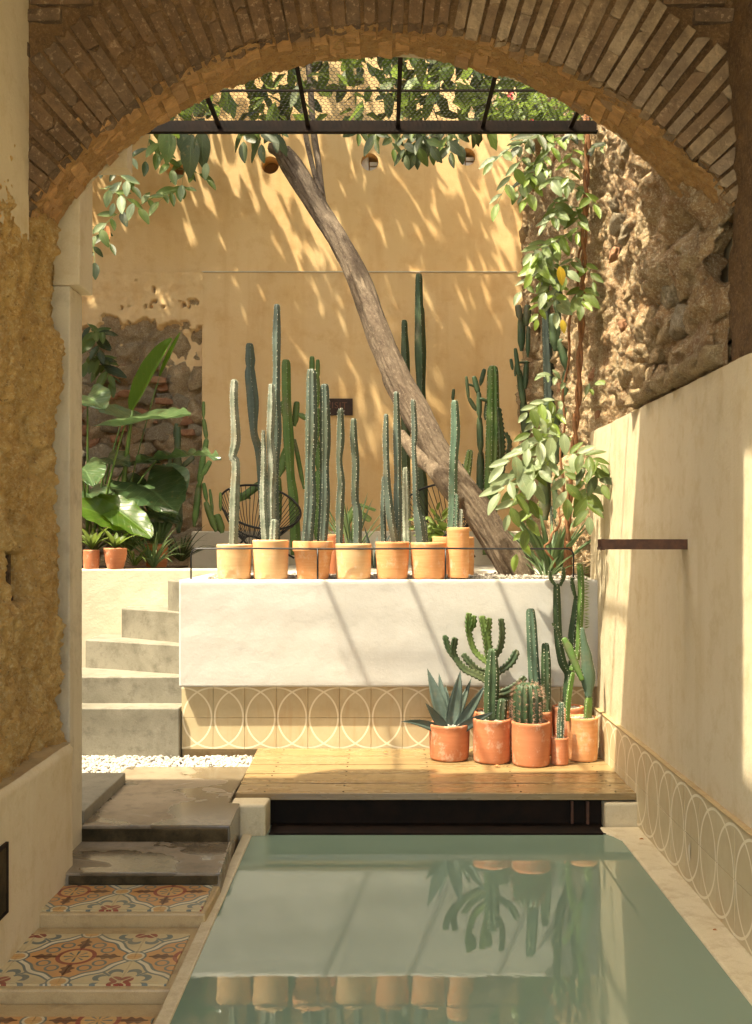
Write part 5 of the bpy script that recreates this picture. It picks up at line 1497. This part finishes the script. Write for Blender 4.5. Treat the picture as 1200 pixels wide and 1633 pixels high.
# ------------------------------------------------------------------ cacti growing by the ochre wall
def ground_cactus(label, base, group=None, name='tall_cactus'):
    return thing(name, base, label, 'cactus', group)
BG = 'cacti growing along the foot of the ochre wall'
Yb = 9.2
c1 = ground_cactus('bent column cactus with a rounded green tip behind the leftmost potted column', P(425, 880, Yb), BG)
column(c1, [(424, 885, 12), (420, 780, 12), (413, 720, 9), (405, 690, 8), (403, 640, 13), (399, 600, 12), (399, 585, 9), (399, 575, 11), (398, 547, 8)], Yb, 5, 'cactus_blue', 0.34, step=0.03)
c2 = ground_cactus('mid green column cactus behind the gap between second and third terrace pots', P(470, 880, Yb), BG)
column(c2, [(472, 885, 12), (468, 800, 11), (463, 755, 9), (460, 700, 12), (457, 640, 10), (456, 573, 10)], Yb, 5, 'cactus_green', 0.28, step=0.035)
c3 = ground_cactus('tallest column cactus against the ochre wall, right of the slanting trunk', P(672, 880, Yb + .2), BG)
column(c3, [(675, 880, 11), (674, 780, 11), (671, 740, 9), (671, 660, 12), (671, 615, 10), (670, 560, 13), (669, 500, 11), (668, 484, 9), (668, 436, 8)], Yb + .2, 5, 'cactus_dark', 0.30, step=0.04)
c4 = ground_cactus('shorter column cactus peeping out just behind the slanting trunk', P(650, 880, Yb + .1), BG)
column(c4, [(648, 880, 10), (647, 740, 10), (646, 620, 11), (646, 570, 10), (645, 527, 7), (645, 510, 7)], Yb + .1, 5, 'cactus_dark', 0.30, step=0.04)
c5 = ground_cactus('thick olive column cactus with pale spiny ribs right of the trunk', P(785, 880, Yb), BG)
column(c5, [(780, 885, 14), (783, 780, 15), (786, 700, 15), (786, 583, 12)], Yb, 7, 'cactus_green', 0.26, step=0.028, spL=0.012, areole=0.004)
c6 = ground_cactus('small spiny column leaning right, low behind the trunk base', P(745, 800, 8.6), BG)
column(c6, [(738, 800, 9), (745, 750, 9), (750, 717, 7)], 8.6, 7, 'cactus_green', 0.26, step=0.02, spL=0.01, areole=0.004)
c7 = ground_cactus('pale ribbed small column in shade behind the trunk and the fifth pot', P(648, 870, 7.4), BG)
column(c7, [(650, 880, 9), (648, 800, 8), (647, 745, 6)], 7.4, 6, 'cactus_grey', 0.3, step=0.02)
c8 = ground_cactus('tall slate blue column cactus climbing the rubble at the right wall', P(890, 880, 8.0), BG)
column(c8, [(888, 880, 13), (885, 780, 13), (878, 690, 13), (875, 600, 12), (872, 540, 10), (870, 480, 9), (868, 420, 8)], 8.0, 5, 'cactus_blue', 0.36, step=0.03)

def pads(parent, segs, Y, mat='cactus_green', k=0.0):
    """chain of flattened fleshy pads: (x0, y0, x1, y1, half width px)"""
    for (xa, ya, xb, yb, r) in segs:
        r = r * 1.15
        m = [(xa, ya, r * 0.45), (xa + (xb - xa) * .3, ya + (yb - ya) * .3, r), (xa + (xb - xa) * .7, ya + (yb - ya) * .7, r), (xb, yb, r * 0.7)]
        column(parent, m, Y + rnd.uniform(-.08, .08), 2, mat, 0.45, step=0.05, name='pad', spn=2)
o1 = ground_cactus('branching pad cactus against the edge between rubble wall and ochre plaster', P(325, 860, 9.0), name='branching_cactus')
pads(o1, [(310, 840, 318, 770, 6), (318, 775, 325, 725, 6), (325, 730, 330, 700, 5), (330, 702, 325, 668, 4), (325, 668, 325, 640, 3), (322, 760, 336, 735, 5), (330, 800, 325, 770, 4), (345, 848, 328, 800, 6), (355, 850, 345, 820, 8), (340, 820, 335, 780, 3), (352, 815, 352, 785, 3)], 8.8)
o2 = ground_cactus('jumbled pad cactus behind the second and third terrace pots', P(500, 870, 9.4), name='branching_cactus')
pads(o2, [(505, 860, 508, 800, 7), (508, 805, 508, 750, 7), (508, 752, 505, 700, 6), (505, 705, 506, 650, 6), (505, 655, 506, 600, 6), (498, 600, 498, 568, 5), (507, 605, 507, 573, 4), (465, 690, 448, 640, 6), (470, 680, 474, 640, 6), (476, 660, 490, 668, 5), (445, 760, 460, 710, 8), (440, 850, 442, 760, 10), (400, 795, 375, 785, 7), (378, 800, 420, 768, 7), (485, 780, 470, 700, 4)], 9.3)
o3 = ground_cactus('dark twisted pad cactus left of the thick olive column', P(766, 860, 9.3), name='branching_cactus')
pads(o3, [(766, 860, 766, 790, 8), (766, 795, 767, 720, 7), (767, 725, 765, 665, 6), (765, 668, 764, 625, 5), (764, 630, 756, 600, 5), (766, 615, 773, 588, 4), (764, 635, 778, 640, 6), (760, 655, 748, 635, 4), (748, 640, 744, 600, 3), (745, 612, 760, 617, 4), (775, 670, 778, 640, 5), (740, 760, 735, 740, 6), (715, 715, 702, 705, 5), (745, 830, 755, 770, 12), (722, 640, 724, 620, 3)], 9.3, 'cactus_dark')
o4 = ground_cactus('dark forked pad cactus hugging the corner of the rubble wall', P(836, 760, 9.3), name='branching_cactus')
pads(o4, [(840, 700, 835, 640, 8), (836, 650, 828, 590, 6), (828, 600, 822, 555, 4), (818, 590, 815, 572, 3), (832, 560, 832, 500, 7), (830, 510, 826, 486, 6), (840, 520, 842, 486, 7), (838, 620, 840, 575, 5), (848, 505, 872, 524, 7), (842, 570, 843, 520, 4), (822, 600, 824, 578, 3), (824, 578, 845, 578, 4)], 9.0, 'cactus_dark')
o5 = ground_cactus('dark mass of jointed cactus stems behind the vine on the right wall', P(895, 860, 7.6), name='branching_cactus')
pads(o5, [(886, 560, 882, 500, 9), (890, 505, 888, 440, 8), (900, 520, 893, 440, 8), (902, 500, 905, 475, 7), (892, 560, 890, 520, 8), (905, 590, 895, 540, 9), (900, 640, 905, 590, 8), (915, 640, 905, 600, 7), (880, 700, 872, 640, 11), (890, 740, 880, 660, 14), (900, 780, 895, 700, 12), (905, 720, 898, 650, 12), (870, 830, 868, 740, 11), (895, 850, 890, 760, 12), (905, 540, 912, 515, 5)], 7.5, 'cactus_dark')
o6 = ground_cactus('toothed thin cactus stem right of the thick olive column', P(800, 800, 9.0), name='branching_cactus')
column(o6, [(800, 760, 6), (799, 700, 7), (795, 650, 5)], 9.0, 3, 'cactus_dark', 0.5, tooth=0.5, step=0.04, spn=2, areole=0)
column(o6, [(800, 750, 5), (812, 710, 5), (806, 690, 4)], 9.0, 3, 'cactus_dark', 0.5, tooth=0.5, step=0.04, spn=2, areole=0)

# ------------------------------------------------------------------ string chairs
def chair(loc, label, M3, R=0.345):
    root = thing('string_chair', loc, label, 'chair', 'black string lounge chairs')
    C = Vector(loc) + Vector((0, 0, 0.44)); U, V, N = M3
    rim = [C + U * (R * 1.02 * cos(2 * pi * k / 48)) + V * (R * sin(2 * pi * k / 48)) for k in range(48)]
    H = C - N * 0.30 - V * 0.10; hub = [H + U * (0.075 * cos(2 * pi * k / 48)) + V * (0.075 * sin(2 * pi * k / 48)) for k in range(48)]
    b = MB(); b.tube(rim + [rim[0]], 0.010, 7, cap=False); b.build('rim', 'black_rod', root, smooth=True)
    b = MB(); b.tube(hub + [hub[0]], 0.008, 6, cap=False); b.build('hub_ring', 'black_rod', root, smooth=True)
    for k in range(0, 48):
        b = MB(); a = rim[k]; c = hub[k]; m = (a + c) / 2 - N * 0.05
        b.tube([a, a * 0.5 + m * 0.5 - N * 0.008, m, m * 0.5 + c * 0.5 - N * 0.005, c], 0.0033, 4); b.build('cord', 'cord', root)
    band = [C + U * (R * 0.66 * cos(2 * pi * k / 32)) + V * (R * 0.66 * sin(2 * pi * k / 32) - 0.03) - N * 0.155 for k in range(17, 32)]
    b = MB(); b.tube(band, 0.006, 5); b.build('brace', 'black_rod', root, smooth=True)
    z0 = Vector(loc).z
    for (dx, dy) in ((-0.24, -0.16), (0.30, -0.14), (0.02, 0.30)):
        f = Vector((loc[0] + dx, loc[1] + dy, z0)); top = H + Vector((dx * 0.35, dy * 0.35, 0))
        b = MB(); b.tube([f, f + (top - f) * 0.5, top], 0.009, 6); b.build('leg', 'black_rod', root, smooth=True)
    b = MB(); b.tube([C + U * R * 0.98 + V * -0.02, C + U * R * 0.9 - N * 0.12, H + Vector((0.12, -0.05, 0))], 0.008, 6); b.build('side_strut', 'black_rod', root, smooth=True)
    return root
U = Vector((0.96, 0.10, -0.22)).normalized(); V = Vector((0.0, 0.82, 0.52)); V = (V - U * V.dot(U)).normalized(); N = U.cross(V)
q = P(416, 808, 8.9)
chair((q.x, 8.9, q.z - 0.44), 'black string chair standing behind the two leftmost terrace pots', (U, V, N))
U = Vector((0.93, 0.1, 0.32)).normalized(); V = Vector((0.0, 0.80, 0.55)); V = (V - U * V.dot(U)).normalized(); N = U.cross(V)
q = P(700, 806, 8.9)
chair((q.x, 8.9, q.z - 0.44), 'black string chair standing behind the foot of the slanting trunk', (U, V, N))

# ------------------------------------------------------------------ big leaved plants in the left bed
def big_leaf(parent, stem0, base, tip, W, up, mat='leaf_big', heart=0.25, droop=0.10, cup=0.16, wave=0.02, name='leaf', petr=0.008, shape='heart'):
    base = Vector(base); tip = Vector(tip); d = tip - base; L = d.length; d.normalize(); up = Vector(up)
    sd = d.cross(up).normalized(); up = sd.cross(d).normalized()
    n = 16; m = 12; vs = []; uv = []; fs = []; o = rnd.uniform(0, 40)
    for i in range(n + 1):
        t = i / n
        if shape == 'heart':
            w = W * 0.5 * (sin(pi * min(1, (t + heart * 0.9) / (1 + heart * 0.9)) ** 0.85) ** 0.75) * (1.0 if t > 0 else 0.85)
        else:
            w = W * 0.5 * sin(pi * min(1, t * 0.95 + 0.04)) ** 0.55
        for j in range(m + 1):
            s = (j / m) * 2 - 1; back = heart * L * max(0, 1 - t * 3.2) * abs(s) * (1 if shape == 'heart' else 0)
            q = base + d * (t * L - back) + sd * (s * w) + up * (cup * abs(s) * w * 1.6 - droop * L * t * t - wave * L * sin(t * 26 + abs(s) * 2 + o) * s * s * 0.9 + 0.05 * W * noise.noise(Vector((t * 3 + o, s * 2, 1))))
            vs.append(q)
    for i in range(n):
        for j in range(m):
            fs.append((i * (m + 1) + j, i * (m + 1) + j + 1, (i + 1) * (m + 1) + j + 1, (i + 1) * (m + 1) + j))
            uv.append([(j / m, i / n), ((j + 1) / m, i / n), ((j + 1) / m, (i + 1) / n), (j / m, (i + 1) / n)])
    b = MB(); b.add(vs, fs, uv); lf = b.build(name, mat, parent, smooth=True)
    if stem0 is not None:
        s0 = Vector(stem0); mid = (s0 + base) / 2 + Vector((0, 0, 0.10)) + (base - s0) * 0.05
        b = MB(); pts = [s0 * (1 - t) ** 2 + mid * 2 * t * (1 - t) + base * t * t for t in [k / 10 for k in range(11)]]
        b.tube(pts, [petr * (1.5 - 0.8 * k / 10) for k in range(11)], 7); b.build('petiole', 'petiole', parent, smooth=True)
    return lf
Yp = 8.0
be = thing('elephant_ear_plant', P(165, 890, Yp), 'large elephant ear plant with glossy heart shaped leaves in the left bed', 'plant')
root = P(158, 850, Yp); 
big_leaf(be, root, P(200, 676, 7.8), P(303, 655, 7.2), .40, (0.05, -0.42, 0.9), droop=0.04, heart=0.35, wave=0.012)
big_leaf(be, P(150, 850, Yp), P(196, 668, 8.3), P(232, 655, 8.6), .45, (0.1, -0.5, 0.9), heart=0.3)
big_leaf(be, P(140, 840, Yp), P(140, 632, 8.0), P(166, 648, 7.8), .30, (0.35, -0.85, 0.4), heart=0.4)
big_leaf(be, P(140, 850, Yp), P(131, 745, 7.7), P(150, 768, 7.4), .30, (0.4, -0.8, 0.4), heart=0.4)
big_leaf(be, P(150, 850, Yp), P(172, 730, 8.1), P(205, 738, 7.9), .22, (0.0, -0.6, 0.8), heart=0.2)
big_leaf(be, P(160, 850, Yp), P(200, 745, 8.2), P(255, 732, 8.1), .28, (-0.1, -0.15, 1), 'leaf_big', heart=0.2)
big_leaf(be, P(170, 860, Yp), P(250, 735, 8.0), P(350, 712, 7.6), .34, (0.0, -0.12, 1), 'leaf_big', heart=0.2, wave=0.05, droop=0.12)
big_leaf(be, P(170, 860, Yp), P(232, 775, 8.0), P(283, 810, 7.6), .50, (0.1, -0.72, 0.7), heart=0.4, wave=0.03)
big_leaf(be, P(170, 860, Yp), P(255, 770, 8.3), P(292, 790, 8.2), .48, (0.1, -0.6, 0.8), heart=0.4)
big_leaf(be, P(170, 860, Yp), P(190, 775, 8.2), P(225, 800, 8.0), .36, (0.1, -0.6, 0.8), heart=0.3)
big_leaf(be, P(170, 860, Yp), P(235, 815, 8.1), P(290, 830, 8.1), .34, (0.1, -0.5, 0.8), heart=0.3)
big_leaf(be, P(140, 860, Yp), P(140, 785, 8.0), P(160, 815, 7.7), .32, (0.3, -0.7, 0.6), heart=0.3)
bn = thing('banana_plant', P(190, 890, 8.1), 'young banana plant with one rolled upright leaf against the rubble wall', 'plant')
big_leaf(bn, P(188, 860, 8.1), P(212, 655, 8.0), P(275, 540, 7.9), .17, (-0.75, -0.75, -0.3), 'leaf_banana', 0, 0.0, 0.55, 0.004, shape='long', petr=0.016)
big_leaf(bn, P(188, 860, 8.1), P(255, 600, 7.98), P(288, 530, 7.9), .05, (-0.75, -0.75, -0.3), 'leaf_banana', 0, 0.0, 0.3, 0.0, shape='long', petr=0.004)
big_leaf(bn, P(188, 860, 8.1), P(155, 792, 7.7), P(240, 845, 7.4), .26, (0.25, -0.75, 0.65), 'leaf_banana', 0.1, 0.12, 0.12, 0.02, shape='long', petr=0.010)
big_leaf(bn, P(188, 860, 8.1), P(205, 840, 7.6), P(120, 795, 7.4), .24, (0.2, -0.75, 0.65), 'leaf_banana', 0.1, 0.18, 0.12, 0.02, shape='long', petr=0.010)
def tuft(name, label, base, n, L, W, mat, spread=1.0, droop=0.8, cat='plant', up=1.0, group=None, n_obj=True, thick=0.0):
    t = thing(name, base, label, cat, group)
    for k in range(n):
        a = 2 * pi * k / n + rnd.uniform(-0.3, 0.3); s = rnd.uniform(0.25, 1) * spread
        d = Vector((cos(a) * s, sin(a) * s, up * rnd.uniform(0.7, 1.2)))
        b = MB(); l = L * rnd.uniform(0.7, 1.15)
        blade(b, Vector(base) + Vector((cos(a) * 0.015, sin(a) * 0.015, 0)), d, Vector((-cos(a) * 0.7, -sin(a) * 0.7, 0.7)), l, W, thick, droop, 8, 0.5)
        b.build('leaf', mat, t, smooth=True)
    return t
# pots on the planter wall
def small_pot(label, px0, px1, pyt, pyb, Y, taper):
    return pot('potted_plant', label, 'small plants in pots on the planter wall', px0, px1, pyt, pyb, Y, 'red_terracotta', taper)
a1_ = small_pot('leafy plant in a narrow straight orange pot at the left end of the planter wall', 133, 159, 877, 909, 7.38, 0.92)
a2_ = small_pot('leafy plant in a small tapered orange pot on the planter wall', 166, 203, 874, 908, 7.38, 0.70)
for (rt, cx, Y) in ((a1_, 146, 7.38), (a2_, 184, 7.38)):
    q = P(cx, 876, Y)
    for k in range(9):
        a = 2 * pi * k / 9 + 0.3; b = MB()
        blade(b, q, Vector((cos(a) * 0.6, sin(a) * 0.5, rnd.uniform(0.6, 1.3))), Vector((-cos(a), -sin(a), 0.5)), rnd.uniform(0.14, 0.26), 0.05, 0, 0.9, 7, 0.3); b.build('leaf', 'leaf_green', rt, smooth=True)
tuft('spider_plant', 'arching grassy plant in front of the rubble wall, right of the small orange pots', P(245, 905, 7.7), 34, 0.42, 0.020, 'leaf_sword', 1.1, 1.2)
tuft('spider_plant', 'thin arching grassy plant spilling over the planter wall left of the rail corner', P(215, 902, 7.62), 26, 0.30, 0.014, 'leaf_green', 1.2, 1.3)
tuft('fern_plant', 'low dark leafy plant between elephant ear stems and the small pots', P(205, 880, 7.9), 26, 0.36, 0.035, 'leaf_sword', 1.2, 1.0)
tuft('fern_plant', 'dark shaded grassy clump below the dark jointed cactus of the left bed', P(290, 895, 8.3), 30, 0.38, 0.022, 'leaf_dark', 1.2, 1.0)
tuft('fern_plant', 'dark narrow leaved clump behind the leftmost small orange pot', P(150, 880, 8.0), 26, 0.40, 0.03, 'leaf_dark', 1.1, 1.0)
dc = ground_cactus('dark jointed cactus in the shade before the rubble wall of the left bed', P(278, 860, 8.9), name='branching_cactus')
pads(dc, [(285, 850, 284, 780, 8), (284, 785, 283, 720, 8), (283, 730, 284, 680, 6), (272, 790, 271, 730, 5), (279, 700, 282, 675, 4), (290, 745, 310, 728, 5), (250, 800, 262, 740, 5)], 8.9, 'cactus_dark')
rp = pot('potted_plant', 'plain terracotta pot with thick leaf stalks half hidden among the bed foliage', None, 232, 268, 868, 905, 8.1, 'red_terracotta', 0.9)
for k in range(7):
    b = MB(); q = P(250 + k * 2 - 6, 866, 8.1); blade(b, q, Vector((0.15 * (k - 3), 0.02 * k, 1)), Vector((0, -1, 0.2)), 0.34, 0.07, 0.006, 0.2, 8, 0.3); b.build('leaf', 'leaf_sword', rp, smooth=True)
b = thing('creeping_plant', P(150, 560, 9.4), 'loose leafy creeper growing on the rubble wall above the elephant ear', 'creeper')
for (a, c, n, L) in [((140, 515), (160, 560), 9, .2), ((135, 540), (170, 530), 7, .18), ((140, 560), (175, 600), 9, .2), ((135, 580), (165, 575), 8, .18), ((165, 570), (178, 612), 6, .15)]:
    spray(b, P(a[0], a[1], 9.5), P(c[0], c[1], 9.3), n, L, ['leaf_green', 'leaf_dark', 'leaf_green'], 0.02)
sw_ = tuft('sword_leaf_plant', 'sword leaved plant with long arching green leaves at the trunk foot by the right wall', P(880, 918, 6.75), 26, 0.52, 0.050, 'leaf_sword', 0.95, 0.45, thick=0.004)
tuft('sword_leaf_plant', 'narrow bladed plant drooping left of the trunk foot behind the rail', P(870, 925, 6.6), 12, 0.40, 0.026, 'leaf_sword', 1.2, 0.7)
tuft('agave_plant', 'small dark agave between the two middle terrace pots', P(597, 905, 6.75), 12, 0.30, 0.034, 'agave_blue', 0.9, 0.5, thick=0.004)
tuft('sword_leaf_plant', 'bunch of green sword leaves behind the mossy stained terrace pot', P(560, 890, 7.6), 16, 0.48, 0.032, 'leaf_sword', 0.7, 0.3, thick=0.003)
jp = thing('leafy_shrub', P(685, 880, 7.2), 'small bright leafy shrub in front of the right string chair', 'shrub')
for k in range(9):
    a = rnd.uniform(0, 6.28); spray(jp, P(682, 868, 7.2), P(685 + 22 * cos(a), 826 + 18 * sin(a), 7.2 + 0.1 * sin(a)), 8, 0.08, ['leaf_lime', 'leaf_green'], 0.0)
for (px, py, tx, ty) in ((452, 745, 472, 722), (445, 750, 440, 735), (560, 660, 556, 640)):
    pass
lp = thing('green_cactus_pad', P(580, 840, 8.4), 'pair of green pads sticking out right of the mossy stained pot', 'cactus')
pads(lp, [(565, 802, 600, 814, 6), (563, 812, 592, 830, 6), (540, 860, 566, 808, 7)], 8.3)

# fallen leaves on the deck, coping and steps
for (px, py, Y, z, L, lab) in ((616, 1201, 6.1, 0.206, .035, 'curled brown dead leaf near the back edge of the deck left of the agave pot'),
                               (982, 1226, 5.55, 0.206, .030, 'small brown dead leaf on the deck right of the orange pot'),
                               (1024, 1339, None, 0.046, .022, 'brown dead leaf on the pale pool ledge near the deck'),
                               (1141, 1484, None, 0.046, .016, 'tiny dark dead leaf halfway down the pale pool ledge'),
                               (794, 1222, 5.6, 0.206, .035, 'reddish dead leaf in front of the second deck pot'),
                               (143, 1584, None, -0.012, .022, 'yellow brown leaf scrap on the lowest visible step border')):
    Yz = (EYE - z) * FPX / (py - 854); q = Vector(((px - 611) * Yz / FPX, Yz, z))
    b = MB(); n = 6
    for i in range(2):
        blade(b, q + Vector((-L / 2, i * 0.004, 0.002)), Vector((1, 0.3 * (i * 2 - 1), 0.25)), Vector((0, -0.5 + i, 1)), L, L * 0.5, 0, 0.5, 6, 0.5)
    b.v = [(x - q.x, y - q.y, z_ - q.z) for x, y, z_ in b.v]
    o = b.build('fallen_leaf', 'dead_leaf', None, smooth=True, loc=None); o.location = q
    tag(o, lab, 'leaf')
